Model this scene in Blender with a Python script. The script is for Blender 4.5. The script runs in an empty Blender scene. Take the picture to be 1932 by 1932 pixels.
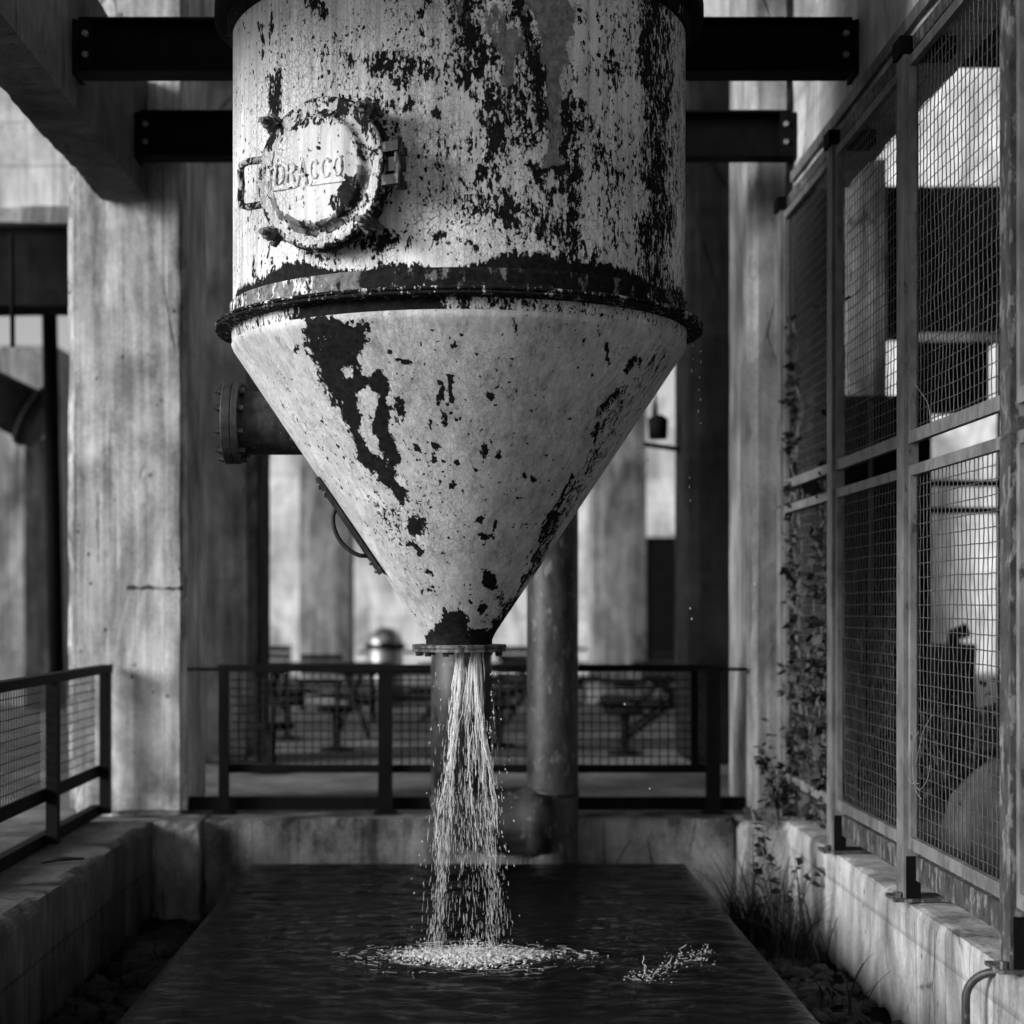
import bpy, bmesh, math, random
import numpy as np
from mathutils import Vector, Matrix, noise

random.seed(7)
rng = np.random.default_rng(11)
sc = bpy.context.scene
col = sc.collection
R = math.radians
E = 2.15          # eye height above the pit floor
F = 3284.0        # focal length in units of 1/1932 of the frame width
CX, CY = 880.0, 1145.0


def at(px, py, d):
    """point at depth d seen at (px, py) of the 1932 px photograph; used to work out sizes"""
    return Vector(((px - CX) / F * d, d, E + (CY - py) / F * d))


# ------------------------------------------------------------------ node helpers
class NT:
    def __init__(s, name):
        s.m = bpy.data.materials.new(name)
        s.m.use_nodes = True
        s.t = s.m.node_tree
        s.b = s.t.nodes['Principled BSDF']
        s.tc = s.t.nodes.new('ShaderNodeTexCoord').outputs['Object']

    def n(s, typ, ins=None, **kw):
        nd = s.t.nodes.new(typ)
        for k, v in kw.items():
            setattr(nd, k, v)
        for k, v in (ins or {}).items():
            if isinstance(v, bpy.types.NodeSocket):
                s.t.links.new(v, nd.inputs[k])
            else:
                nd.inputs[k].default_value = v
        return nd

    def mapv(s, scale, loc=(0, 0, 0), src=None):
        return s.n('ShaderNodeMapping', {'Vector': src or s.tc, 'Scale': scale, 'Location': loc}).outputs[0]

    def noise(s, vec, scale, detail=6, rough=.55, dist=0):
        return s.n('ShaderNodeTexNoise', {'Vector': vec, 'Scale': scale, 'Detail': detail, 'Roughness': rough,
                                          'Distortion': dist}).outputs['Fac']

    def math(s, op, a, b=0.0, c=0.0, clamp=False):
        nd = s.t.nodes.new('ShaderNodeMath')
        nd.operation = op
        nd.use_clamp = clamp
        for i, v in enumerate((a, b, c)):
            if isinstance(v, bpy.types.NodeSocket):
                s.t.links.new(v, nd.inputs[i])
            else:
                nd.inputs[i].default_value = v
        return nd.outputs[0]

    def rng(s, v, a, b, c=0.0, d=1.0):
        return s.n('ShaderNodeMapRange', {'Value': v, 'From Min': a, 'From Max': b, 'To Min': c, 'To Max': d}).outputs[0]

    def mix(s, f, a, b):
        # scalar mix
        nd = s.t.nodes.new('ShaderNodeMix')
        nd.data_type = 'FLOAT'
        for k, v in ((0, f), (2, a), (3, b)):
            if isinstance(v, bpy.types.NodeSocket):
                s.t.links.new(v, nd.inputs[k])
            else:
                nd.inputs[k].default_value = v
        return nd.outputs[0]

    def grey(s, v):
        return s.n('ShaderNodeCombineColor', {0: v, 1: v, 2: v}).outputs[0]

    def out(s, c, rough=.8, bump=None, bstr=.3, bdist=.01, metal=0.0, spec=.3):
        if isinstance(c, bpy.types.NodeSocket):
            s.t.links.new(s.grey(c), s.b.inputs['Base Color'])
        else:
            s.b.inputs['Base Color'].default_value = (c, c, c, 1)
        if isinstance(rough, bpy.types.NodeSocket):
            s.t.links.new(rough, s.b.inputs['Roughness'])
        else:
            s.b.inputs['Roughness'].default_value = rough
        s.b.inputs['Metallic'].default_value = metal
        s.b.inputs['Specular IOR Level'].default_value = spec
        if bump is not None:
            bp = s.n('ShaderNodeBump', {'Height': bump, 'Strength': bstr, 'Distance': bdist})
            s.t.links.new(bp.outputs[0], s.b.inputs['Normal'])
        return s.m


def concrete(name, base, streak=(16, 16, .7), contrast=1.0, boards=0.0, seed=0.0, rough=.88, dark=.4, spec=.15, vb=0.0, scar=None):
    t = NT(name)
    o = (seed * 3.1, seed * 7.7, seed * 1.3)
    a = t.noise(t.mapv((1, 1, 1), o), 1.1, 8, .6)
    st = t.noise(t.mapv(streak, o), 1.0, 5, .55)
    a2 = t.noise(t.mapv((1, 1, .55), o), 5.0, 6, .6)
    f = t.noise(t.tc, 45, 4, .6)
    v = t.math('MULTIPLY', a, .34)
    v = t.math('MULTIPLY_ADD', st, .30, v)
    v = t.math('MULTIPLY_ADD', a2, .24, v)
    v = t.math('MULTIPLY_ADD', f, .12, v)
    k = .13 / max(contrast, .05)
    c = t.rng(v, .5 - k, .5 + k, base * dark, base * 1.35)
    big = t.noise(t.mapv((1, 1, .45), (seed, 11, seed * 2)), 1.5, 8, .7, .8)
    c = t.math('MULTIPLY', c, t.rng(big, .36, .62, .48, 1.25))
    drip = t.noise(t.mapv((22, 22, .35), (seed, 5, 1)), 1.0, 4, .6)
    c = t.math('MULTIPLY', c, t.rng(drip, .56, .66, 1, .62))
    # pits and dark spots
    vo = t.n('ShaderNodeTexVoronoi', {'Vector': t.tc, 'Scale': 9.0}).outputs['Distance']
    gate = t.rng(t.noise(t.mapv((1, 1, 1), (5 + seed, 2, 9)), 2.3, 2), .52, .6)
    pit = t.math('MULTIPLY', t.rng(vo, .10, .16, 1, 0), gate)
    c = t.math('MULTIPLY', c, t.rng(pit, 0, 1, 1, .35))
    # hairline cracks
    vd = t.n('ShaderNodeTexVoronoi', {'Vector': t.mapv((1.3, 1.3, .35), o), 'Scale': 1.3}, feature='DISTANCE_TO_EDGE')
    wob = t.math('MULTIPLY_ADD', t.noise(t.tc, 6, 4), .05, vd.outputs[0])
    cr = t.math('MULTIPLY', t.rng(wob, .026, .034, 1, 0), t.rng(t.noise(t.tc, 1.0, 2), .5, .56))
    c = t.math('MULTIPLY', c, t.rng(cr, 0, 1, 1, .45))
    h = t.math('MULTIPLY_ADD', f, .5, t.math('MULTIPLY', a2, .6))
    if vb:
        sx = t.n('ShaderNodeSeparateXYZ', {0: t.tc})
        u = t.math('MULTIPLY', t.math('ADD', t.math('ADD', sx.outputs[0], sx.outputs[1]), t.math('MULTIPLY', t.noise(t.tc, 1.5, 2), .02)), 1.0 / vb)
        bn = t.n('ShaderNodeTexWhiteNoise', {'Vector': t.n('ShaderNodeCombineXYZ', {0: t.math('FLOOR', u)}).outputs[0]}).outputs[0]
        c = t.math('MULTIPLY', c, t.rng(bn, 0, 1, .82, 1.14))
        sm = t.math('MULTIPLY', t.rng(t.math('FRACT', u), 0, .05, 1, 0), t.rng(t.noise(t.mapv((4, 4, .8)), 1.0, 3), .38, .55))
        c = t.math('MULTIPLY', c, t.rng(sm, 0, 1, 1, .6))
        h = t.math('SUBTRACT', h, sm)
    if scar:
        sx = t.n('ShaderNodeSeparateXYZ', {0: t.tc})
        zz_ = t.math('ABSOLUTE', t.math('SUBTRACT', t.math('ADD', sx.outputs[2], t.math('MULTIPLY', t.noise(t.tc, 14, 4), .03)), scar[1]))
        mk = t.math('MULTIPLY', t.rng(t.math('ADD', zz_, t.math('MULTIPLY', t.noise(t.tc, 19, 4), .07)), .036, .052, 1, 0), t.math('MULTIPLY', t.math('GREATER_THAN', sx.outputs[0], scar[0]), t.math('LESS_THAN', sx.outputs[1], -.48)))
        c = t.math('MULTIPLY', c, t.rng(mk, 0, 1, 1, .12))
        lo_ = t.math('MULTIPLY', t.rng(sx.outputs[2], .0, .55, 1, 0), t.rng(t.noise(t.tc, 9, 5), .42, .6))
        c = t.math('MULTIPLY', c, t.rng(lo_, 0, 1, 1, .5))
        h = t.math('SUBTRACT', h, t.math('MULTIPLY', mk, 3))
    h = t.math('SUBTRACT', h, t.math('MULTIPLY_ADD', pit, .8, cr))
    if boards:
        sep = t.n('ShaderNodeSeparateXYZ', {0: t.tc}).outputs[2]
        fr = t.math('FRACT', t.math('MULTIPLY', sep, 1.0 / boards))
        ln = t.rng(fr, 0, .06, 1, 0)
        c = t.math('MULTIPLY', c, t.rng(ln, 0, 1, 1, .72))
        wv = t.n('ShaderNodeTexWhiteNoise', {'Vector': t.n('ShaderNodeCombineXYZ', {2: t.math('FLOOR', t.math('MULTIPLY', sep, 1.0 / boards))}).outputs[0]}).outputs[0]
        c = t.math('MULTIPLY', c, t.rng(wv, 0, 1, .9, 1.1))
        h = t.math('SUBTRACT', h, ln)
    return t.out(c, rough, h, .5, .012, spec=spec if base > .1 else .03)


def metal(name, base, var=.5, rough=.55, scale=14, wear=0.0, wearcol=.03, spec=.4):
    t = NT(name)
    a = t.noise(t.mapv((1, 1, .5)), scale, 8, .65)
    f = t.noise(t.tc, 90, 3)
    c = t.rng(a, .35, .65, base * (1 - var), base * (1 + var))
    if wear:
        w = t.rng(t.noise(t.mapv((1, 1, .35), (3, 1, 4)), 22, 8, .7), .5 - wear, .5 - wear + .015, 1, 0)
        w = t.math('SUBTRACT', 1.0, w)
        w = t.math('SUBTRACT', 1.0, w)
        c = t.mix(w, c, wearcol)
    h = t.math('MULTIPLY_ADD', f, .4, a)
    return t.out(c, rough, h, .35, .004, spec=spec)


def paint(name, base=.80, flake_scale=42.0, crack=1.0, dark=.009, holes=.022):
    """old white paint flaking off dark rusty plate; the 'wear' attribute says how much is gone"""
    t = NT(name)
    wear = t.n('ShaderNodeAttribute', attribute_name='wear').outputs['Fac']
    prim = t.n('ShaderNodeAttribute', attribute_name='primer').outputs['Fac']
    wrp = t.n('ShaderNodeTexNoise', {'Vector': t.tc, 'Scale': 30.0, 'Detail': 3.0}).outputs['Color']
    wv = t.n('ShaderNodeVectorMath', {0: wrp, 1: (.5, .5, .5)}, operation='SUBTRACT').outputs[0]
    wv = t.n('ShaderNodeVectorMath', {0: wv, 'Scale': .03}, operation='SCALE').outputs[0]
    pos = t.n('ShaderNodeVectorMath', {0: t.tc, 1: wv}, operation='ADD').outputs[0]
    posz = t.mapv((1, 1, .5), src=pos)
    fn = t.noise(t.mapv((1, 1, .42)), 13, 10, .74)
    cell = t.n('ShaderNodeSeparateColor', {0: t.n('ShaderNodeTexVoronoi', {'Vector': posz, 'Scale': flake_scale}).outputs['Color']}).outputs[0]
    cell2 = t.n('ShaderNodeSeparateColor', {0: t.n('ShaderNodeTexVoronoi', {'Vector': posz, 'Scale': flake_scale * 2.6}).outputs['Color']}).outputs[0]
    fine = t.noise(t.mapv((1, 1, .3)), 75, 4, .6)
    s = t.math('MULTIPLY_ADD', t.math('SUBTRACT', fn, .5), 2.0, .5)
    s = t.math('MULTIPLY_ADD', t.math('SUBTRACT', cell, .5), .42, s)
    s = t.math('MULTIPLY_ADD', t.math('SUBTRACT', cell2, .5), .42, s)
    s = t.math('MULTIPLY_ADD', t.math('SUBTRACT', fine, .5), 1.6, s)
    thr = t.math('MULTIPLY_ADD', wear, 1.6, -.30)
    d = t.math('SUBTRACT', thr, s)
    # small blocky holes where single scales have dropped off
    def hole(scale, prob, sd):
        vv = t.n('ShaderNodeTexVoronoi', {'Vector': t.mapv((1, 1, .75), (sd, sd, sd), src=pos), 'Scale': scale}, distance='CHEBYCHEV')
        r_ = t.n('ShaderNodeSeparateColor', {0: vv.outputs['Color']}).outputs[1]
        pr_ = t.math('MULTIPLY', t.math('ADD', wear, .12), prob)
        pr_ = t.math('MULTIPLY', pr_, t.rng(t.noise(t.tc, 5, 3), .42, .6, .15, 1.9))
        return t.math('MULTIPLY', t.math('LESS_THAN', r_, pr_), t.rng(vv.outputs['Distance'], .36, .44, 1, 0))
    hl = t.math('MAXIMUM', hole(55, holes * 5, 1.0), hole(100, holes * 6, 3.0))
    bare = t.math('MAXIMUM', t.rng(d, -.02, .02), hl)
    # grey undercoat shows where 'primer' is high and in a thin band round the chips
    pn = t.math('MULTIPLY_ADD', t.noise(t.mapv((1, 1, .5), (2, 2, 2)), 16, 7, .7), 1.6, -.8)
    pm = t.rng(t.math('ADD', prim, pn), .46, .54)
    # paint tone
    g1 = t.noise(t.mapv((18, 18, .8)), 1.0, 6, .6)
    g2 = t.noise(t.tc, 2.2, 5, .6)
    g3 = t.noise(t.mapv((60, 60, 3)), 1.0, 3, .6)
    tone = t.math('MULTIPLY_ADD', g1, .4, t.math('MULTIPLY_ADD', g2, .35, t.math('MULTIPLY', g3, .25)))
    pc = t.rng(tone, .38, .6, base * .56, base * 1.14)
    stn = t.noise(t.mapv((26, 26, .5), (8, 3, 2)), 1.0, 5, .6)
    pc = t.math('MULTIPLY', pc, t.rng(stn, .54, .68, 1, .72))
    # crackle
    def crk(scale, w, zs, lo, hi, sd):
        v = t.n('ShaderNodeTexVoronoi', {'Vector': t.mapv((1, 1, zs), src=pos), 'Scale': scale}, feature='DISTANCE_TO_EDGE').outputs[0]
        m = t.rng(v, w * .4, w, 1, 0)
        return t.math('MULTIPLY', m, t.rng(t.noise(t.mapv((1, 1, .6), (sd, sd, sd)), 3.0, 3), lo, hi))
    c1 = crk(44, .05, .6, .40, .54, 1.7)
    c2 = crk(85, .07, .45, .44, .58, 5.1)
    ck = t.math('MULTIPLY', t.math('MAXIMUM', c1, t.math('MULTIPLY', c2, .7)), crack)
    pc = t.math('MULTIPLY', pc, t.rng(ck, 0, 1, 1, .5))
    # thin dirty rims just outside the chips
    rim = t.rng(d, -.16, -.02, 0, 1)
    pc = t.math('MULTIPLY', pc, t.rng(rim, 0, 1, 1, .8))
    gp = t.rng(t.noise(t.tc, 26, 6, .7), .35, .65, base * .13, base * .34)
    mt = t.rng(t.noise(t.tc, 34, 8, .75), .38, .7, dark * .5, dark * 2.6)
    top = t.mix(pm, pc, gp)
    c = t.mix(bare, top, t.mix(t.math('MULTIPLY', pm, .8), mt, gp))
    hp = t.math('SUBTRACT', 1.0, bare)
    hh = t.math('MULTIPLY', t.math('MULTIPLY_ADD', cell, .35, t.math('MULTIPLY_ADD', fine, .3, t.math('SUBTRACT', 1.0, t.math('MULTIPLY', ck, .5)))), hp)
    hh = t.math('MULTIPLY_ADD', t.noise(t.tc, 60, 5, .7), .25, hh)
    rgh = t.mix(bare, .62, .85)
    mtl = t.out(c, rgh, hh, .8, .006, spec=.3)
    t.t.links.new(t.mix(bare, .3, .08), t.b.inputs['Specular IOR Level'])
    return mtl


M = dict(
    conc=concrete('weathered_concrete', .33, seed=1, contrast=1.4, vb=.24),
    conc_l=concrete('pale_streaked_concrete', .55, seed=2, contrast=1.5, vb=.21),
    conc_n=concrete('scarred_column_concrete', .62, seed=2, contrast=1.5, vb=.21, scar=(0.0, E + .13 - .66 + .015)),
    conc_r=concrete('grey_column_concrete', .36, seed=22, contrast=1.3, vb=.2),
    conc_d=concrete('shaded_board_concrete', .07, vb=.2, contrast=1.3, seed=3),  # board concrete with the shade set into its base colour
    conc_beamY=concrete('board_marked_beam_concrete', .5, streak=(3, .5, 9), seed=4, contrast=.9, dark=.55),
    conc_lb=concrete('shadowed_beam_concrete', .13, streak=(3, .5, 5), seed=17),  # base lowered to stand for the beam's shaded faces
    conc_shade=concrete('shade_darkened_concrete', .018, streak=(.6, 3, 9), seed=5, contrast=.8),  # near-black base stands in for shade on crossbeams and columns
    conc_up=concrete('upper_wall_concrete', .62, streak=(2, 2, 2), seed=6, contrast=.7, boards=.42),
    wallR=concrete('pale_rendered_wall', .40, seed=7, contrast=1.3, boards=.5, streak=(6, 6, .9)),
    wallL=concrete('shade_toned_basin_wall', .12, streak=(7, 7, 1.5), seed=8, boards=.36),  # shade of the inner face put into the whole wall's colour
    wallB=concrete('mossy_basin_wall', .25, streak=(5, 5, 2.4), seed=9, contrast=1.8, dark=.25),
    far=concrete('far_rendered_wall', .66, streak=(.4, .4, 5), seed=10, contrast=.5, boards=.62, dark=.75),
    bright=concrete('whitewashed_wall', .42, streak=(.4, .4, 5), seed=30, contrast=.4, boards=1.1, dark=.85),
    plaza=concrete('plaza_paving', .2, streak=(2, 2, 2), seed=11, contrast=.8),
    pit=concrete('wet_pit_floor', .02, streak=(6, 6, 6), seed=12),
    pool=concrete('pool_rim', .05, streak=(4, 4, 4), seed=13),
    black=metal('black_steel', .0035, .5, .75, spec=.1),
    rail=metal('dark_rail_steel', .004, .4, .7, spec=.12),
    wire=metal('dull_wire', .065, .4, .5),
    wire_d=metal('dark_wire', .008, .4, .5),
    post=metal('grey_fence_paint', .15, .45, .5, 9, wear=.13, wearcol=.05),
    postd=metal('rusty_post_steel', .05, .6, .6, 20, wear=.06, wearcol=.18),
    bolt=metal('bolt_steel', .22, .5, .4),
    rust=metal('rusty_dark_iron', .02, .8, .7, 24, wear=.12, wearcol=.12),
    iron_d=metal('dark_cast_iron', .018, .8, .7, 24, wear=.07, wearcol=.12),
    rust_f=metal('dull_flange_iron', .026, .6, .6, 30),
    rust_l=metal('worn_flange_iron', .12, .8, .6, 30, wear=.02, wearcol=.02),
    pipe=metal('mottled_pipe_iron', .032, .8, .5, 9, wear=.10, wearcol=.13),
    tankp=paint('flaking_white_paint'),
    conep=paint('flaking_funnel_paint', .62, 42, .5, .009, .008),
    hatchp=paint('flaking_hatch_paint', .68, 40, 1.0, .012, .02),
    grass=metal('grass_blades', .035, .5, .6, 30),
    leaf=metal('dark_leaves', .022, .5, .6, 30),
    leaf_l=metal('pale_dry_stems', .16, .4, .7, 30),
    stone=concrete('wet_stones', .11, streak=(3, 3, 3), seed=14, contrast=1.3),
    stone_d=concrete('black_wet_stones', .045, streak=(3, 3, 3), seed=24, contrast=1.3),
    stone_l=concrete('pale_stones', .26, streak=(3, 3, 3), seed=15),
    tin=metal('galvanised_tin', .30, .2, .45, spec=.5),
)
M['tin'].node_tree.nodes['Principled BSDF'].inputs['Metallic'].default_value = .8
t = NT('falling_water_white')
t.out(.95, .15, spec=.7)
t.b.inputs['Transmission Weight'].default_value = .3
t.b.inputs['IOR'].default_value = 1.33
M['drops'] = t.m
t = NT('white_foam')
t.out(t.rng(t.noise(t.tc, 90, 5, .7), .35, .65, .75, 1.0), .45, t.noise(t.tc, 120, 4, .7), .35, .004, spec=.5)
M['foam'] = t.m
t = NT('dark_water')
wn = t.noise(t.mapv((1, 2.2, 1)), 9, 5, .6, .4)
wn2 = t.noise(t.mapv((1, 2.6, 1)), 30, 3, .6)
t.out(.003, .08, t.math('MULTIPLY_ADD', wn2, .3, wn), .9, .03, spec=.4)
t.b.inputs['IOR'].default_value = 1.16
M['water'] = t.m


# ------------------------------------------------------------------ mesh builder
class MB:
    def __init__(s):
        s.v, s.f, s.sm = [], [], []

    def add(s, vs, fs, smooth=False):
        o = len(s.v)
        s.v += [tuple(p) for p in vs]
        s.f += [tuple(i + o for i in q) for q in fs]
        s.sm += [smooth] * len(fs)
        return s

    def box(s, x0, x1, y0, y1, z0, z1, mat=None):
        vs = [Vector((x, y, z)) for x in (x0, x1) for y in (y0, y1) for z in (z0, z1)]
        if mat is not None:
            vs = [mat @ p for p in vs]
        return s.add(vs, [(0, 1, 3, 2), (4, 6, 7, 5), (0, 4, 5, 1), (2, 3, 7, 6), (0, 2, 6, 4), (1, 5, 7, 3)])

    def tube(s, pts, r, n=8, caps=True, smooth=True):
        pts = [Vector(p) for p in pts]
        rs = r if hasattr(r, '__len__') else [r] * len(pts)
        vs, fs = [], []
        prev = None
        for i, p in enumerate(pts):
            d = (pts[min(i + 1, len(pts) - 1)] - pts[max(i - 1, 0)]).normalized()
            if prev is None:
                a = Vector((0, 0, 1)) if abs(d.z) < .9 else Vector((1, 0, 0))
                u = d.cross(a).normalized()
            else:
                u = (prev - d * prev.dot(d)).normalized()
            prev = u
            w = d.cross(u)
            for k in range(n):
                an = 2 * math.pi * k / n
                vs.append(p + (u * math.cos(an) + w * math.sin(an)) * rs[i])
        for i in range(len(pts) - 1):
            for k in range(n):
                a, b = i * n + k, i * n + (k + 1) % n
                fs.append((a, b, b + n, a + n))
        s.add(vs, fs, smooth)
        if caps:
            o = len(s.v) - len(vs)
            s.f += [tuple(o + k for k in range(n))[::-1], tuple(o + (len(pts) - 1) * n + k for k in range(n))]
            s.sm += [False, False]
        return s

    def lathe(s, prof, n=48, mat=None, smooth=False):
        """prof: list of (r, z) round the z axis"""
        vs, fs = [], []
        for r, z in prof:
            for k in range(n):
                a = 2 * math.pi * k / n
                p = Vector((r * math.cos(a), r * math.sin(a), z))
                vs.append(mat @ p if mat is not None else p)
        for i in range(len(prof) - 1):
            for k in range(n):
                a, b = i * n + k, i * n + (k + 1) % n
                fs.append((a, b, b + n, a + n))
        return s.add(vs, fs, smooth)

    def blob(s, c, rx, ry, rz, sub=1, jit=.0, seed=0, rot=0):
        vs, fs = ICO[sub]
        m = Matrix.Rotation(rot, 3, 'Z')
        out = []
        for p in vs:
            k = 1 + jit * noise.noise(p * 1.7 + Vector((seed, seed * 2.1, 0)))
            q = m @ Vector((p.x * rx * k, p.y * ry * k, p.z * rz * k))
            out.append(q + Vector(c))
        return s.add(out, fs, sub > 1)

    def build(s, name, mat, parent=None, org=None):
        me = bpy.data.meshes.new(name)
        o = Vector(org) if org is not None else Vector((0, 0, 0))
        if parent is not None:
            o = Vector(parent['_o']) if '_o' in parent else Vector((0, 0, 0))
        me.from_pydata([(x - o.x, y - o.y, z - o.z) for x, y, z in s.v], [], s.f)
        me.polygons.foreach_set('use_smooth', s.sm)
        me.update()
        bm = bmesh.new()
        bm.from_mesh(me)
        bmesh.ops.recalc_face_normals(bm, faces=bm.faces)
        bm.to_mesh(me)
        bm.free()
        me.materials.append(mat)
        ob = bpy.data.objects.new(name, me)
        col.objects.link(ob)
        if parent is not None:
            ob.parent = parent
            ob['_o'] = tuple(o)
        else:
            ob.location = o
            ob['_o'] = tuple(o)
        return ob


ICO = {}
for sub in (1, 2, 3):
    bm = bmesh.new()
    bmesh.ops.create_icosphere(bm, subdivisions=sub, radius=1)
    bm.verts.ensure_lookup_table()
    ICO[sub] = ([v.co.copy() for v in bm.verts], [tuple(v.index for v in f.verts) for f in bm.faces])
    bm.free()


def tag(o, label=None, cat=None, group=None, kind=None):
    if label: o['label'] = label
    if cat: o['category'] = cat
    if group: o['group'] = group
    if kind: o['kind'] = kind
    return o


def empty(name, loc, label, cat, group=None):
    o = bpy.data.objects.new(name, None)
    col.objects.link(o)
    o.location = loc
    o['_o'] = tuple(loc)
    o.empty_display_size = .1
    return tag(o, label, cat, group)


def rough_box(x0, x1, y0, y1, z0, z1, res=.06, amp=.03, surf=.003, seed=0.0, cham=.0):
    """a concrete block with chipped arrises: grid faces, edges worn inwards"""
    mb = MB()
    idx = {}
    vs, fs = [], []
    L = ((x0, x1), (y0, y1), (z0, z1))

    def vert(p):
        k = tuple(round(q, 4) for q in p)
        if k in idx:
            return idx[k]
        q = Vector(p)
        n_edge = []
        for a in range(3):
            n_edge.append(min(abs(q[a] - L[a][0]), abs(q[a] - L[a][1])))
        so = sorted(n_edge)
        e = so[1]            # distance to the nearest arris
        c = Vector([(L[a][0] + L[a][1]) / 2 for a in range(3)])
        chip = max(0, noise.fractal(q * 3.1 + Vector((seed, 0, 0)), 1.0, 2.0, 4) + .25)
        chip2 = max(0, noise.noise(q * 11 + Vector((0, seed, 0))))
        w = math.exp(-(e / .035) ** 2) * amp * (chip * .9 + chip2 * .7) + (cham if e < 1e-4 else 0)
        dv = Vector((0, 0, 0))
        for a in range(3):
            if n_edge[a] < .05 and (L[a][1] - L[a][0]) > .12:
                sgn = 1 if abs(q[a] - L[a][0]) < abs(q[a] - L[a][1]) else -1
                dv[a] += sgn * w
        dv += Vector([noise.noise(q * 2.3 + Vector((a * 9.1, seed, 0))) for a in range(3)]) * surf
        idx[k] = len(vs)
        vs.append(q + dv)
        return idx[k]

    def axis(a):
        lo, hi = L[a]
        n = max(1, int(round((hi - lo) / res)))
        n = min(n, 420)
        return [lo + (hi - lo) * i / n for i in range(n + 1)]
    ax = [axis(0), axis(1), axis(2)]
    for a in range(3):
        b, c = [i for i in range(3) if i != a]
        for side in (0, 1):
            for i in range(len(ax[b]) - 1):
                for j in range(len(ax[c]) - 1):
                    q = []
                    for di, dj in ((0, 0), (1, 0), (1, 1), (0, 1)):
                        p = [0, 0, 0]
                        p[a] = L[a][side]
                        p[b] = ax[b][i + di]
                        p[c] = ax[c][j + dj]
                        q.append(vert(p))
                    fs.append(tuple(q))
    mb.add(vs, fs, False)
    return mb


def set_attr(ob, name, vals):
    a = ob.data.attributes.new(name, 'FLOAT', 'POINT')
    a.data.foreach_set('value', np.asarray(vals, dtype=np.float32))


# ================================================================== SETTING
PX0, PX1, PY1 = -2.15, 2.2, 12.07
g = MB()
g.add([(PX0 - .3, 2, 0), (PX1 + .3, 2, 0), (PX1 + .3, 12.3, 0), (PX0 - .3, 12.3, 0)], [(0, 1, 2, 3)])
tag(g.build('ground', M['pit']), kind='structure')
Z1 = .66
g = MB()
X_, Y0_, Y1_ = 160, -60, 320
g.add([(-X_, Y0_, Z1), (X_, Y0_, Z1), (X_, 2, Z1), (-X_, 2, Z1)], [(0, 1, 2, 3)])
g.add([(-X_, 2, Z1), (-2.6, 2, Z1), (-2.6, 12.3, Z1), (-X_, 12.3, Z1)], [(0, 1, 2, 3)])
g.add([(2.45, 2, Z1), (X_, 2, Z1), (X_, 12.3, Z1), (2.45, 12.3, Z1)], [(0, 1, 2, 3)])
g.add([(-X_, 12.3, Z1), (X_, 12.3, Z1), (X_, Y1_, Z1), (-X_, Y1_, Z1)], [(0, 1, 2, 3)])
tag(g.build('plaza', M['plaza']), kind='structure')

# ---- pool: black raised basin with water
P0, P1, PYa, PYb, WZ = -1.44, 1.455, 5.3, 11.62, .44
b = MB()
b.box(P0, P0 + .03, PYa, PYb, 0, WZ - .012)
b.box(P1 - .03, P1, PYa, PYb, 0, WZ - .012)
b.box(P0 + .03, P1 - .03, PYa, PYa + .03, 0, WZ - .012)
b.box(P0 + .03, P1 - .03, PYb - .03, PYb, 0, WZ - .012)
tag(b.build('pool_basin', M['pool']), 'low black rectangular basin brimming with water under the funnel', 'basin')
nx, ny = 250, 520
xs = np.linspace(P0 + .002, P1 - .002, nx)
ys = np.linspace(PYa + .002, PYb - .002, ny)
Xg, Yg = np.meshgrid(xs, ys)
rr = np.hypot(Xg - .0, Yg - 8.6)
zz = np.zeros_like(Xg)
for i in range(26):
    an = random.uniform(0, 6.28)
    k = random.uniform(14, 70)
    zz += .0016 * (20 / k) * np.sin(k * (Xg * math.cos(an) * .5 + Yg * math.sin(an)) + random.uniform(0, 6.28) + 1.1 * np.sin(2.1 * Xg + i) + .9 * np.sin(1.7 * Yg + 2 * i))
zz += .006 * np.sin(rr * 58 + .9 * np.sin(5 * np.arctan2(Yg - 8.6, Xg))) * np.exp(-rr * 1.7)
r2 = np.hypot(Xg - 1.0, Yg - 8.3)
zz += .004 * np.sin(r2 * 75) * np.exp(-r2 * 3.5)
edge = np.minimum(np.minimum(Xg - P0, P1 - Xg), PYb - Yg)
zz = WZ + zz * np.clip(edge / .12, 0, 1) - .006 * np.exp(-(edge / .02) ** 2)
me = bpy.data.meshes.new('water')
vv = np.stack([Xg, Yg, zz], -1).reshape(-1, 3)
ii = np.arange(nx * ny).reshape(ny, nx)
ff = np.stack([ii[:-1, :-1], ii[:-1, 1:], ii[1:, 1:], ii[1:, :-1]], -1).reshape(-1, 4)
me.from_pydata(vv.tolist(), [], ff.tolist())
me.polygons.foreach_set('use_smooth', [True] * len(ff))
me.materials.append(M['water'])
wo = bpy.data.objects.new('water', me)
col.objects.link(wo)
tag(wo, kind='structure')

# ---- low walls round the pit
def wall(args, mat, name, label, cat='wall', **kw):
    mb = rough_box(*args, **kw)
    return tag(mb.build(name, mat, org=((args[0] + args[1]) / 2, (args[2] + args[3]) / 2, args[4])), label, cat)

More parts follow.
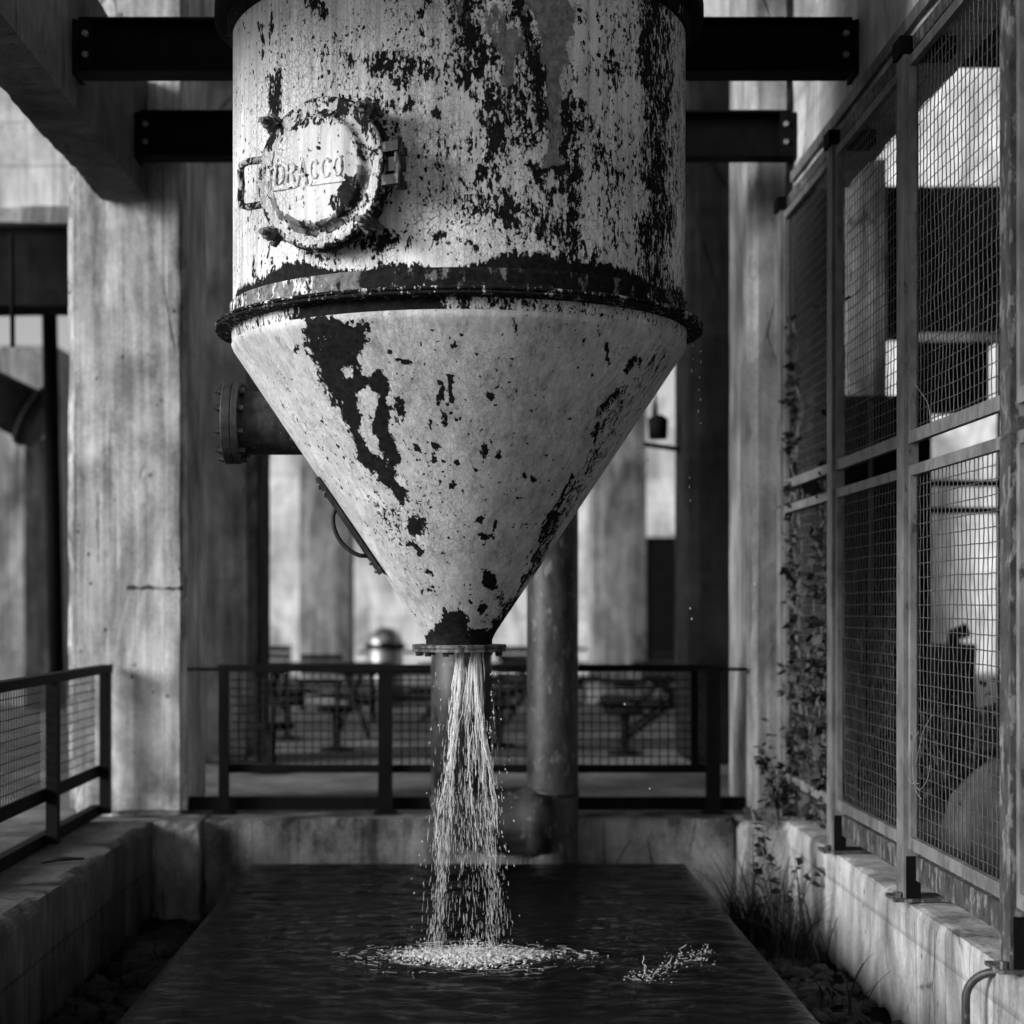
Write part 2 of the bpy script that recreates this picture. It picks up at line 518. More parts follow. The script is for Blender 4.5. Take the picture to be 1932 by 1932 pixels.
wall((-3.05, PX0, 2.2, 12.0, 0, .68), M['wallL'], 'low_wall', 'concrete parapet wall on the left, darkened for shade, under the short black railing', amp=.032, seed=1, res=.034)
wall((2.2, 2.72, 2.2, 12.0, 0, .68), M['wallR'], 'low_wall', 'pale stained concrete parapet wall carrying the tall mesh fence', amp=.026, seed=2, res=.034)
wall((-1.83, 1.87, 12.07, 12.55, 0, .68), M['wallB'], 'low_wall', 'stained concrete wall across the back of the pool under the back railing', amp=.03, seed=3, res=.036)
wall((PX0, 2.2, 1.85, 2.19, 0, .68), M['wallB'], 'low_wall', 'concrete wall closing the pit below the viewer, out of view', amp=.02, seed=21, res=.1)
wall((-2.19, -1.832, 11.93, 12.6, 0, .675), M['wallB'], 'concrete_pier', 'short concrete pier under the big pale left column', 'pier', amp=.04, seed=4)
wall((1.872, 2.24, 11.93, 12.6, 0, .675), M['wallB'], 'concrete_pier', 'short concrete pier under the right column behind the spiky plants', 'pier', amp=.04, seed=5)

# ---- columns
def column(x0, x1, y0, y1, z1, mat, label, z0=.66, cham=.022, **kw):
    return wall((x0, x1, y0, y1, z0, z1), mat, 'concrete_column', label, 'column', cham=cham, **kw)

column(-2.83, -1.985, 12.32, 13.32, 11.0, M['conc_n'], 'large pale streaked concrete column left of the tank, nearest one', amp=.04, seed=6, res=.045)
column(2.0, 2.33, 12.32, 13.3, 11.0, M['conc_r'], 'concrete column at the far end of the tall mesh fence with a bright edge', amp=.022, seed=7, res=.07)
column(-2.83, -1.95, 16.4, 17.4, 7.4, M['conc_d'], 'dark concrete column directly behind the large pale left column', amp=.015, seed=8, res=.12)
column(2.07, 2.95, 16.4, 17.4, 7.4, M['conc_shade'], 'dark concrete column with one bright side, behind the fence end column', amp=.015, seed=9, res=.12)
column(-2.52, -1.72, 26, 26.9, 7.4, M['conc'], 'far concrete column left of the waste bin, by the pale wall', amp=.015, seed=10, res=.2)
column(1.85, 2.71, 26, 26.9, 7.4, M['conc'], 'far concrete column right of the funnel, with a dark stain, beside the dark doorway', amp=.015, seed=11, res=.2)
column(-7.2, -5.98, 25.5, 26.8, 6, M['conc'], 'far concrete column at the left edge of the photo behind the duct', amp=.015, seed=12, res=.25)
column(2.5, 2.96, 13.6, 14.1, 6.1, M['conc_shade'], 'dark backing column added behind the leafy far fence panel', amp=.012, seed=19, res=.12)  # backing put in to darken the bright gaps between vine leaves
column(3.4, 3.79, 15.6, 16.4, 6.2, M['conc'], 'narrow pale concrete column seen through the second fence panel', amp=.015, seed=13, res=.12)
column(5.1, 5.45, 15.8, 16.4, 9, M['conc_l'], 'pale concrete column seen through the right edge of the near fence panel', amp=.015, seed=14, res=.12)

# ---- beams
def beam(args, mat, label, name='concrete_beam', **kw):
    return wall(args, mat, name, label, 'beam', **kw)

HB = E + 2.87
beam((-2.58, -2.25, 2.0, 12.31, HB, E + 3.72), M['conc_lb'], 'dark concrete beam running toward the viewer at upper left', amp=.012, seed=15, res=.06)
beam((2.24, 2.62, 2.0, 11.95, HB, E + 3.86), M['conc_beamY'], 'pale board marked concrete beam above the tall mesh fence', amp=.012, seed=16, res=.06)
beam((-13, -2.84, 16.6, 17.2, E + 2.87, E + 3.62), M['conc_shade'], 'crossbeam darkened for shade at far left over the bright openings', res=.3, amp=.01)
beam((-13, -2.84, 16.45, 17.3, E + 3.625, E + 3.79), M['conc'], 'narrow grey ledge on the dark crossbeam at far left', 'concrete_ledge', res=.3, amp=.02)
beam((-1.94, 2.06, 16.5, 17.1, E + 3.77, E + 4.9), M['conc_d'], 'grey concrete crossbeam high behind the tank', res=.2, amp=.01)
beam((-2.5, 2.7, 21, 21.6, E + 3.2, E + 5.1), M['conc_shade'], 'dark deep crossbeam far behind the tank', res=.3, amp=.01)
beam((3.8, 5.09, 16.0, 16.5, E + 2.52, E + 3.87), M['conc_shade'], 'dark concrete lintel block seen through the near fence panel', res=.2, amp=.01)

# ---- upper walls and slabs
def slab(args, mat, name, label, cat):
    mb = MB().box(*args)
    return tag(mb.build(name, mat, org=((args[0] + args[1]) / 2, (args[2] + args[3]) / 2, args[4])), label, cat)

slab((-13, -2.84, 16.7, 17.2, E + 3.8, E + 8.5), M['conc_up'], 'upper_wall', 'pale board marked wall above the ledge at far left', 'wall')
slab((-2.84, 3.55, 17.6, 17.9, E + 4.95, E + 10), M['conc_up'], 'upper_wall', 'pale upper storey wall above the steel beams behind the tank', 'wall')
slab((2.63, 8.5, 2.0, 12.6, E + 3.9, E + 4.15), M['conc_d'], 'concrete_slab', 'dark floor slab overhead on the right above the mesh fence', 'slab')
slab((-2.3, 8.0, 1.0, 13.6, E + 6.0, E + 6.3), M['conc_d'], 'concrete_slab', 'roof slab added above the tank, out of view, to cut sky light', 'slab')  # unseen roof added to cut sky fill on the tank
slab((-2.8, 3.2, 17.95, 25.5, E + 5.15, E + 5.4), M['conc_d'], 'concrete_slab', 'dark roof slab high over the plaza behind the tank', 'slab')
slab((-26, 8.0, 38, 38.6, Z1, E + 4.6), M['far'], 'far_wall', 'long pale wall closing the plaza in the distance', 'wall')
slab((14, 14.3, 3.0, 25, Z1, E + 9), M['conc_d'], 'light_block_wall', 'unseen wall added far right behind the mesh fence to block light', 'wall')  # out of view, added to hold back fill light from the right

bld = MB()
q0, q1 = Vector((8.2, 44, 0)), Vector((20, 27, 0))  # wall added and angled to the sun to brighten gaps behind the fence
bld.add([(q0.x, q0.y, Z1), (q1.x, q1.y, Z1), (q1.x + 4, q1.y + 3, Z1), (q0.x + 4, q0.y + 3, Z1), (q0.x, q0.y, 19), (q1.x, q1.y, 19), (q1.x + 4, q1.y + 3, 19), (q0.x + 4, q0.y + 3, 19)],
        [(0, 1, 5, 4), (1, 2, 6, 5), (2, 3, 7, 6), (3, 0, 4, 7), (4, 5, 6, 7), (3, 2, 1, 0)])
tag(bld.build('building', M['bright'], org=(q0.x, q0.y, Z1)), 'building wall added and turned sunward, seen through the near fence panels', 'building')

# dark doorway on the far wall
d = empty('steel_door', (4.35, 37.9, Z1), 'tall dark door in the far wall between two columns', 'door')
MB().box(3.95, 4.75, 37.88, 37.97, Z1, E + 1.45).build('door_leaf', M['black'], d)
fr = MB().box(3.88, 3.95, 37.86, 37.985, Z1, E + 1.52)
fr.box(4.75, 4.82, 37.86, 37.985, Z1, E + 1.52).box(3.95, 4.75, 37.86, 37.985, E + 1.45, E + 1.52)
fr.build('door_frame', M['black'], d)

# ================================================================== STEEL BEAMS
def steel_beam(y, x0, x1, label):
    rt = empty('steel_beam', (0, y, E + 3.06), label, 'steel beam', 'black steel beams spanning between the concrete beams')
    z0, z1 = E + 3.06, E + 3.37
    b = MB()
    b.box(x0 + .03, x1 - .03, y + .09, y + .105, z0 + .016, z1 - .016)
    b.box(x0 + .03, x1 - .03, y, y + .19, z0, z0 + .016)
    b.box(x0 + .03, x1 - .03, y, y + .19, z1 - .016, z1)
    b.build('beam_section', M['black'], rt)
    for s, x in ((1, x0), (-1, x1)):
        MB().box(min(x, x + s * .018), max(x, x + s * .018), y - .02, y + .21, z0 - .02, z1 - .02).build('end_plate', M['black'], rt)
        c = MB().box(min(x + s * .018, x + s * .11), max(x + s * .018, x + s * .11), y - .008, y, z0 + .02, z1 - .02)
        cl = c.build('angle_cleat', M['black'], rt)
        for zb in (.09, .21):
            m = Matrix.Translation((x + s * .07, y - .008, z0 + zb)) @ Matrix.Rotation(R(90), 4, 'X')
            MB().lathe([(0, .018), (.018, .018), (.02, 0), (.001, 0)], 6, m).build('bolt', M['bolt'], cl)
    return rt

steel_beam(9.94, -2.245, 2.235, 'black steel beam close behind the tank, lower edge at hatch top height')
steel_beam(11.8, -2.245, 2.235, 'farther and lower looking black steel beam behind the tank')
steel_beam(7.25, -2.245, 2.235, 'black steel beam in front of the tank above the view')

# ================================================================== TANK
TX, TY = -.036, 8.69
CR = 1.12
tank = empty('hopper_tank', (TX, TY, E - .24), 'large round tank with flaking white paint and a funnel bottom pouring water', 'tank')
TO = Vector(tank['_o'])


def proj(v):
    """photo coordinates of points on the tank's near side (far side mirrored)"""
    x, y, z = v[:, 0], v[:, 1], v[:, 2]
    yf = np.where(y > TY, 2 * TY - y, y)
    return CX + F * x / yf, CY - F * (z - E) / yf


def warp(px, py, amp=1.0):
    wx, wy = np.empty(px.shape), np.empty(px.shape)
    for i, (a_, b_) in enumerate(zip(px, py)):
        p1 = Vector((a_ / 26, b_ / 34, 0))
        p2 = Vector((a_ / 8, b_ / 11, 7))
        wx[i] = 9 * noise.noise(p1) + 5 * noise.noise(p2)
        wy[i] = 12 * noise.noise(p1 + Vector((9, 4, 3))) + 6 * noise.noise(p2 + Vector((3, 8, 1)))
    return px + wx * amp, py + wy * amp


def field(px, py, base, shapes):
    w = np.full(px.shape, base) if np.isscalar(base) else base.copy()
    shapes = [s_[:-1] + (min(.95, s_[-1] * 1.5 + .15),) if s_[0] != 'b' else s_ for s_ in shapes]
    for s in shapes:
        if s[0] == 'e':
            _, cx, cy, rx, ry, val, soft = s
            d = np.sqrt(((px - cx) / rx) ** 2 + ((py - cy) / ry) ** 2)
            k = np.clip((1 + soft - d) / (2 * soft), 0, 1)
        elif s[0] == 'c':
            _, x1, y1, x2, y2, wd, val, soft = s
            dx, dy = x2 - x1, y2 - y1
            tt = np.clip(((px - x1) * dx + (py - y1) * dy) / (dx * dx + dy * dy + 1e-6), 0, 1)
            d = np.hypot(px - x1 - tt * dx, py - y1 - tt * dy) / wd
            k = np.clip((1 + soft - d) / (2 * soft), 0, 1)
        elif s[0] == 'b':
            _, x1, y1, x2, y2, val, sx = s
            d = np.maximum(np.maximum(x1 - px, px - x2), np.maximum(y1 - py, py - y2))
            k = np.clip(.5 - d / (2 * sx), 0, 1)
        k = k * k * (3 - 2 * k)
        w = w + (val - w) * k if len(s) else w
    return w


def lathe_tank(name, prof, mat, shapes, base, prims=(), n=480, parent=tank, step=.016, smooth=True, dent=0.0):
    pr = []
    for (r0, z0), (r1, z1) in zip(prof[:-1], prof[1:]):
        k = max(1, int(math.hypot(r1 - r0, z1 - z0) / step))
        for i in range(k):
            pr.append((r0 + (r1 - r0) * i / k, z0 + (z1 - z0) * i / k))
    pr.append(prof[-1])
    pr = np.array(pr)
    th = np.linspace(0, 2 * math.pi, n, endpoint=False)
    rr_ = pr[:, 0][:, None] + (dent * (np.sin(3 * th) + .6 * np.sin(7 * th + 1) + .4 * np.sin(11 * th))[None, :] * (np.sin(pr[:, 1] * 5)[:, None]))
    X = TX + rr_ * np.cos(th)
    Y = TY + rr_ * np.sin(th)
    Z = np.broadcast_to(E + pr[:, 1][:, None], X.shape)
    V = np.stack([X, Y, Z], -1).reshape(-1, 3)
    m = len(pr)
    ii = np.arange(m * n).reshape(m, n)
    jj = np.roll(ii, -1, axis=1)
    Fc = np.stack([ii[:-1], jj[:-1], jj[1:], ii[1:]], -1).reshape(-1, 4)
    me = bpy.data.meshes.new(name)
    me.from_pydata((V - np.array(TO)).tolist(), [], Fc.tolist())
    me.polygons.foreach_set('use_smooth', [smooth] * len(Fc))
    me.update()
    bm = bmesh.new(); bm.from_mesh(me); bmesh.ops.recalc_face_normals(bm, faces=bm.faces); bm.to_mesh(me); bm.free()
    me.materials.append(mat)
    ob = bpy.data.objects.new(name, me)
    col.objects.link(ob)
    ob.parent = parent
    ob['_o'] = tuple(TO)
    px, py = proj(V)
    px, py = warp(px, py)
    set_attr(ob, 'wear', field(px, py, base, shapes))
    set_attr(ob, 'primer', field(px, py, 0.0, prims))
    return ob


def c2(shapes):   # crop coordinates of the barrel -> photo coordinates
    out = []
    fx = lambda x: 424.5 + x * .4639
    for s in shapes:
        if s[0] == 'e': out.append(('e', fx(s[1]), s[2] * .4639, s[3] * .4639, s[4] * .4639, s[5], s[6]))
        if s[0] == 'c': out.append(('c', fx(s[1]), s[2] * .4639, fx(s[3]), s[4] * .4639, s[5] * .4639, s[6], s[7]))
        if s[0] == 'b': out.append(('b', fx(s[1]), s[2] * .4639, fx(s[3]), s[4] * .4639, s[5], s[6]))
    return out


barrel = c2([
    ('b', 300, -400, 1000, 1100, .20, 60), ('b', 650, -400, 1450, 1060, .30, 50), ('b', 60, 0, 330, 1150, .13, 20),
    ('b', 700, 420, 1000, 1010, .20, 30), ('e', 640, 720, 90, 260, .12, .3),
    ('c', 185, 40, 185, 180, 10, .75, .6), ('c', 218, 300, 212, 450, 20, .85, .4), ('c', 150, 90, 150, 240, 8, .6, .6), ('c', 180, 300, 195, 600, 12, .7, .5),
    ('c', 125, 1060, 122, 1130, 10, .7, .5), ('c', 183, 900, 186, 1120, 5, .6, .8),
    ('c', 350, 10, 390, 40, 30, .8, .4), ('c', 600, 260, 700, 290, 38, .62, .5), ('c', 640, 220, 830, 285, 24, .62, .5), ('c', 700, 180, 720, 330, 30, .55, .5),
    ('c', 470, 230, 590, 270, 16, .45, .6), ('e', 740, 425, 30, 25, .7, .4), ('e', 790, 415, 16, 16, .7, .5),
    ('c', 960, 0, 1000, 260, 55, .66, .5), ('e', 1030, 200, 85, 65, .85, .35), ('c', 1000, 230, 1120, 420, 70, .58, .6),
    ('c', 1080, 420, 1110, 560, 55, .68, .5), ('c', 1190, 20, 1230, 240, 38, .7, .5), ('c', 1250, 190, 1300, 500, 48, .78, .4),
    ('c', 1180, 330, 1230, 560, 50, .52, .6), ('c', 1400, 440, 1420, 700, 42, .68, .5), ('c', 1440, 440, 1500, 500, 35, .6, .5),
    ('e', 860, 468, 45, 14, .72, .4), ('c', 870, 580, 960, 740, 50, .42, .6), ('e', 930, 610, 60, 50, .5, .5),
    ('e', 1150, 850, 55, 65, .82, .4), ('e', 1080, 830, 55, 60, .72, .5), ('c', 1060, 600, 1090, 800, 40, .52, .5), ('c', 960, 800, 1010, 880, 60, .38, .6),
    ('c', 1240, 680, 1420, 700, 22, .8, .4), ('c', 1270, 700, 1320, 960, 42, .62, .5), ('c', 1410, 720, 1430, 1050, 38, .68, .5), ('c', 1330, 900, 1400, 1070, 50, .58, .5),
    ('b', 1470, -200, 1690, 1120, .34, 30), ('c', 1560, 240, 1590, 330, 30, .52, .6), ('c', 1530, 640, 1570, 760, 35, .5, .6),
    ('b', 1700, -300, 1850, 1250, .56, 25), ('c', 1725, -200, 1725, 300, 34, .82, .4), ('c', 1730, 320, 1760, 760, 26, .7, .5), ('c', 1790, 780, 1815, 930, 22, .85, .4), ('c', 1700, 900, 1720, 1120, 40, .66, .5),
    ('b', 1820, -300, 2000, 1300, .34, 18),
    ('e', 877, 952, 26, 24, .95, .3), ('e', 985, 890, 30, 20, .5, .5), ('e', 1000, 990, 30, 22, .75, .5),
    ('e', 620, 980, 110, 42, .82, .4), ('e', 690, 640, 36, 150, .5, .4), ('e', 600, 440, 60, 26, .7, .4), ('e', 400, 1040, 90, 18, .55, .5),  # first patch mixes rust with the hatch's cast shadow
])
prims = c2([('b', 560, -200, 1480, 1000, .2, 90), ('c', 1080, 80, 1180, 200, 60, .62, .6), ('c', 1150, 200, 1150, 320, 26, .8, .5), ('c', 1290, 0, 1370, 60, 70, .8, .5), ('c', 1330, 60, 1340, 220, 60, .85, .4),
            ('c', 1345, 230, 1338, 660, 24, .95, .35), ('e', 940, 40, 60, 60, .5, .6), ('b', 1480, -200, 2000, 1300, .26, 60)])
def soften(shapes):
    f_ = lambda v: v if v < .58 else .58 + (v - .58) * .5
    return [s_[:-2] + (f_(s_[-2]), s_[-1]) for s_ in shapes]


barrel = soften(barrel)
shell = lathe_tank('cylinder_shell', [(CR, 1.47), (CR, 4.9)], M['tankp'], barrel, .14, prims, n=560)
# jagged bare band right above the flange
co = np.empty(len(shell.data.vertices) * 3, dtype=np.float32)
shell.data.vertices.foreach_get('co', co)
co = co.reshape(-1, 3)
a = np.empty(len(co), dtype=np.float32)
at_ = shell.data.attributes['wear']
at_.data.foreach_get('value', a)
hz = co[:, 2] + TO.z - E
th = np.arctan2(co[:, 1], co[:, 0])
lim = 1.50 + .030 * np.sin(th * 5 + 1) + .02 * np.sin(th * 13)
k = np.clip((lim + .03 - hz) / .05, 0, 1)
a = a + (.95 - a) * k
at_.data.foreach_set('value', a)

band = [('b', 440, 400, 620, 700, .42, 40), ('b', 640, 400, 1250, 700, .88, 30), ('b', 1230, 400, 1400, 700, .66, 30)]
lathe_tank('flange_ring', [(CR, 1.478), (1.136, 1.474), (1.138, 1.395), (1.147, 1.385)], M['tankp'], band, .6, [('b', 440, 400, 700, 700, .56, 30), ('b', 700, 400, 2000, 700, .35, 10)], n=360)
lathe_tank('flange_lip', [(1.14, 1.385), (1.203, 1.383), (1.209, 1.378), (1.209, 1.372), (1.203, 1.368), (1.14, 1.366)], M['tankp'], [('b', 0, 0, 2000, 1900, .66, 10)], .66, n=360, dent=.001)
lathe_tank('flange_lip', [(1.14, 1.365), (1.201, 1.3645), (1.207, 1.36), (1.207, 1.353), (1.201, 1.349), (1.128, 1.347)], M['tankp'], [('b', 0, 0, 2000, 1900, .74, 10)], .74, n=360, dent=.001)
bolts = MB()
skirt = [('b', 440, 540, 560, 700, .40, 20), ('b', 560, 500, 835, 700, .96, 18), ('b', 850, 500, 1000, 700, .50, 12), ('b', 1000, 500, 1400, 700, .32, 12)]
lathe_tank('flange_ring', [(1.128, 1.348), (1.124, 1.30), (1.115, 1.285)], M['tankp'], skirt, .4, n=360, step=.01)
# top flange, only its ends reach into view
lathe_tank('flange_ring', [(CR + .002, 2.80), (1.145, 2.81), (1.15, 2.87)], M['tankp'], [('b', 0, -900, 2000, 300, .85, 10)], .85, n=300)
lathe_tank('flange_lip', [(1.14, 2.868), (1.20, 2.87), (1.21, 2.88), (1.21, 2.94), (1.20, 2.95), (1.12, 2.952)], M['tankp'], [('b', 0, -900, 2000, 300, .93, 10)], .93, n=300)


def c5(shapes):
    out = []
    fx = lambda x: 377.4 + x * .4883
    fy = lambda y: 566 + y * .4883
    for s in shapes:
        if s[0] == 'e': out.append(('e', fx(s[1]), fy(s[2]), s[3] * .4883, s[4] * .4883, s[5], s[6]))
        if s[0] == 'c': out.append(('c', fx(s[1]), fy(s[2]), fx(s[3]), fy(s[4]), s[5] * .4883, s[6], s[7]))
        if s[0] == 'b': out.append(('b', fx(s[1]), fy(s[2]), fx(s[3]), fy(s[4]), s[5], s[6]))
    return out


cone_s = c5([
    ('e', 820, 690, 130, 170, .26, .4), ('c', 620, 660, 820, 880, 90, .33, .5), ('e', 1120, 700, 130, 80, .18, .5), ('c', 330, 420, 560, 700, 70, .20, .5),
    ('c', 430, 92, 640, 105, 20, .9, .25), ('c', 455, 120, 550, 330, 60, .95, .2), ('c', 500, 140, 600, 160, 44, .9, .25), ('c', 540, 330, 590, 440, 40, .92, .3), ('c', 585, 200, 600, 320, 22, .9, .3),
    ('c', 600, 330, 700, 330, 30, .85, .3), ('c', 690, 300, 705, 470, 24, .93, .25), ('e', 645, 395, 36, 50, .0, .3), ('e', 575, 280, 20, 26, .1, .3),
    ('c', 590, 480, 640, 610, 22, .85, .35), ('c', 700, 510, 745, 615, 32, .93, .25), ('c', 655, 610, 720, 660, 26, .82, .35), ('c', 700, 670, 790, 760, 20, .88, .35),
    ('e', 835, 865, 36, 34, .97, .25), ('c', 760, 380, 775, 460, 24, .72, .4), ('c', 740, 420, 790, 430, 14, .7, .4),
    ('c', 925, 320, 930, 390, 9, .85, .3), ('c', 968, 300, 966, 400, 8, .9, .3), ('c', 940, 430, 942, 490, 12, .75, .4), ('c', 890, 470, 893, 500, 6, .8, .4),
    ('c', 770, 235, 810, 240, 13, .95, .3), ('e', 735, 205, 10, 8, .8, .4), ('e', 1120, 375, 18, 24, .95, .3), ('e', 1215, 105, 9, 20, .85, .3), ('e', 985, 178, 12, 8, .7, .3),
    ('e', 842, 158, 8, 8, .8, .3), ('e', 375, 180, 14, 16, .85, .3),
    ('e', 838, 575, 10, 12, .9, .3), ('e', 903, 572, 13, 16, .95, .3), ('e', 1100, 580, 14, 12, .85, .3), ('e', 1155, 600, 14, 12, .85, .3), ('e', 1128, 550, 9, 8, .8, .3),
    ('e', 905, 625, 11, 12, .9, .3), ('e', 952, 622, 10, 7, .9, .3), ('e', 990, 628, 9, 10, .9, .3), ('e', 975, 712, 11, 14, .95, .3), ('e', 928, 705, 9, 11, .9, .3),
    ('e', 1252, 685, 11, 13, .9, .3), ('e', 1290, 686, 13, 14, .95, .3), ('e', 1168, 692, 9, 8, .85, .3), ('e', 1242, 760, 14, 7, .8, .3), ('e', 1062, 672, 8, 10, .85, .3),
    ('e', 1080, 847, 18, 17, .95, .3), ('e', 1140, 868, 11, 20, .9, .3), ('e', 1212, 888, 9, 9, .85, .3), ('e', 1100, 912, 18, 14, .92, .3), ('e', 1133, 908, 13, 11, .9, .3),
    ('e', 1115, 1078, 28, 30, .97, .25), ('e', 1090, 1192, 26, 20, .93, .3), ('e', 1040, 1165, 9, 9, .9, .3), ('e', 885, 1050, 12, 10, .8, .3), ('c', 815, 950, 850, 975, 12, .8, .35),
    ('e', 885, 1125, 55, 30, .42, .5), ('e', 775, 932, 9, 8, .8, .3), ('e', 1240, 870, 20, 7, .8, .3),
    ('c', 1690, 225, 1655, 270, 16, .85, .4), ('c', 1655, 330, 1570, 405, 20, .92, .3), ('c', 1575, 175, 1578, 225, 14, .85, .4), ('c', 1560, 410, 1545, 450, 10, .85, .4),
    ('c', 1800, 220, 1560, 500, 50, .36, .5), ('c', 1600, 480, 1290, 1000, 34, .42, .6), ('c', 1540, 480, 1520, 540, 8, .8, .4), ('c', 1440, 680, 1380, 800, 8, .8, .4),
    ('c', 1370, 830, 1345, 890, 12, .85, .4), ('c', 1330, 950, 1250, 1080, 16, .7, .4), ('c', 1370, 870, 1180, 1230, 14, .6, .5), ('c', 1160, 1150, 1175, 1230, 18, .6, .5),
    ('c', 920, 1270, 1060, 1290, 24, .93, .3), ('e', 985, 1240, 50, 36, .97, .2), ('c', 1060, 1290, 1180, 1285, 24, .93, .3), ('e', 1150, 1245, 20, 20, .9, .4), ('e', 955, 1200, 12, 18, .95, .3), ('e', 1040, 1282, 14, 7, .1, .3),
    ('b', 800, 1288, 1250, 1420, .99, 8),
])
cone_p = c5([('c', 1800, 200, 1300, 1000, 60, .34, .5), ('c', 300, 250, 420, 520, 22, .3, .5)])
lathe_tank('cone_shell', [(1.118, 1.30), (1.128, 1.285), (1.118, 1.262), (1.085, 1.215), (.20, -.10), (.178, -.135), (.165, -.165), (.165, -.19)], M['conep'], cone_s, .10, cone_p, n=480, step=.016, dent=.0012)

# mouth flange with bolts at the funnel tip
fl = MB()
T = Matrix.Translation((TX, TY, E))
fl.lathe([(.12, -.187), (.232, -.187), (.236, -.191), (.236, -.203), (.228, -.2055), (.234, -.208), (.234, -.222), (.12, -.222), (.12, -.187)], 64, T)
mf = fl.build('mouth_flange', M['rust_l'], tank)
for k in range(12):
    a0 = 2 * math.pi * k / 12 + .2
    m = T @ Matrix.Translation((.205 * math.cos(a0), .205 * math.sin(a0), -.222))
    MB().lathe([(.0, -.022), (.015, -.022), (.017, 0)], 6, m).build('bolt', M['rust'], mf)

# ---- round access hatch
ang = R(29)
HZ = E + 1.895
Hm = Matrix(((math.cos(ang), 0, -math.sin(ang), TX - CR * math.sin(ang)),
             (-math.sin(ang), 0, -math.cos(ang), TY - CR * math.cos(ang)),
             (0, 1, 0, HZ), (0, 0, 0, 1)))


def lathe_local(prof, n, step):
    pr = []
    for (r0, z0), (r1, z1) in zip(prof[:-1], prof[1:]):
        k = max(1, int(math.hypot(r1 - r0, z1 - z0) / step))
        for i in range(k):
            pr.append((r0 + (r1 - r0) * i / k, z0 + (z1 - z0) * i / k))
    pr.append(prof[-1])
    mb = MB()
    mb.lathe(pr, n, Hm)
    mb.sm = [True] * len(mb.f)
    return mb


def local_wear(ob, fn, prim=None):
    inv = Hm.inverted()
    o = Vector(ob['_o'])
    w = [fn(inv @ (v.co + o)) for v in ob.data.vertices]
    set_attr(ob, 'wear', w)
    set_attr(ob, 'primer', [prim(inv @ (v.co + o)) if prim else 0 for v in ob.data.vertices])


nk = lathe_local([(.285, -.12), (.285, .06), (.33, .062), (.338, .068), (.338, .092), (.332, .098), (.2, .098)], 96, .02).build('hatch_neck', M['hatchp'], tank)
local_wear(nk, lambda p: .75 + .1 * math.sin(p.y * 20))


def cover_wear(p):
    r = math.hypot(p.x, p.y)
    a_ = math.degrees(math.atan2(p.y, p.x))
    w = .12 + .24 * noise.noise(p * 14)
    a_ += 16 * noise.noise(p * 12 + Vector((4, 4, 4)))
    r += .02 * noise.noise(p * 22)
    if r > .31: w = .55
    if .225 < r < .262: w = max(w, .40)
    if r < .30 and -60 < a_ < -15 and r > .16: w = max(w, .72 if r < .25 else .45)
    if -125 < a_ <= -60 and .225 < r < .275: w = max(w, .62)
    if 60 < a_ < 120 and .2 < r < .27: w = max(w, .55)
    if 20 < a_ < 75 and r > .27: w = max(w, .62)
    if -10 < a_ < 20 and r > .17: w = max(w, .38)
    if a_ > 165 or a_ < -165:
        if r > .27: w = max(w, .45)
    if 90 < a_ < 150 and r > .27: w = max(w, .45)
    return w


cv = lathe_local([(.30, .102), (.325, .103), (.33, .108), (.33, .128), (.324, .135), (.262, .137), (.250, .145), (.238, .166), (.225, .172), (.12, .176), (.0005, .177)], 200, .008).build('hatch_cover', M['hatchp'], tank)
local_wear(cv, cover_wear, lambda p: .5 if (.22 < math.hypot(p.x, p.y) < .275 and p.y < 0) else .12)

# cast raised lettering
def text_mesh(body, size, ext, width=None, height=None, offset=0.0, bev=.002):
    cu = bpy.data.curves.new('t', 'FONT')
    cu.body = body
    cu.size = size
    cu.extrude = ext
    cu.bevel_depth = bev
    cu.offset = offset
    cu.resolution_u = 4
    cu.align_x = 'LEFT'
    o = bpy.data.objects.new('t', cu)
    col.objects.link(o)
    bpy.context.view_layer.update()
    me = bpy.data.meshes.new_from_object(o.evaluated_get(bpy.context.evaluated_depsgraph_get()))
    bpy.data.objects.remove(o)
    vs = [v.co.copy() for v in me.vertices]
    fs = [tuple(p.vertices) for p in me.polygons]
    bpy.data.meshes.remove(me)
    x0, x1 = min(v.x for v in vs), max(v.x for v in vs)
    y0, y1 = min(v.y for v in vs), max(v.y for v in vs)
    for v in vs:
        v.x = (v.x - x0) * ((width / (x1 - x0)) if width else 1)
        v.y = (v.y - y0) * ((height / (y1 - y0)) if height else 1)
    return vs, fs


def letter(mb, nm='letter'):
    lo = mb.build(nm, M['hatchp'], cv)
    local_wear(lo, lambda p: .16 if abs(p.x) < .1 else .34)


cell_w = .366 / 6
SW = .0085     # stroke half width of the cast letters


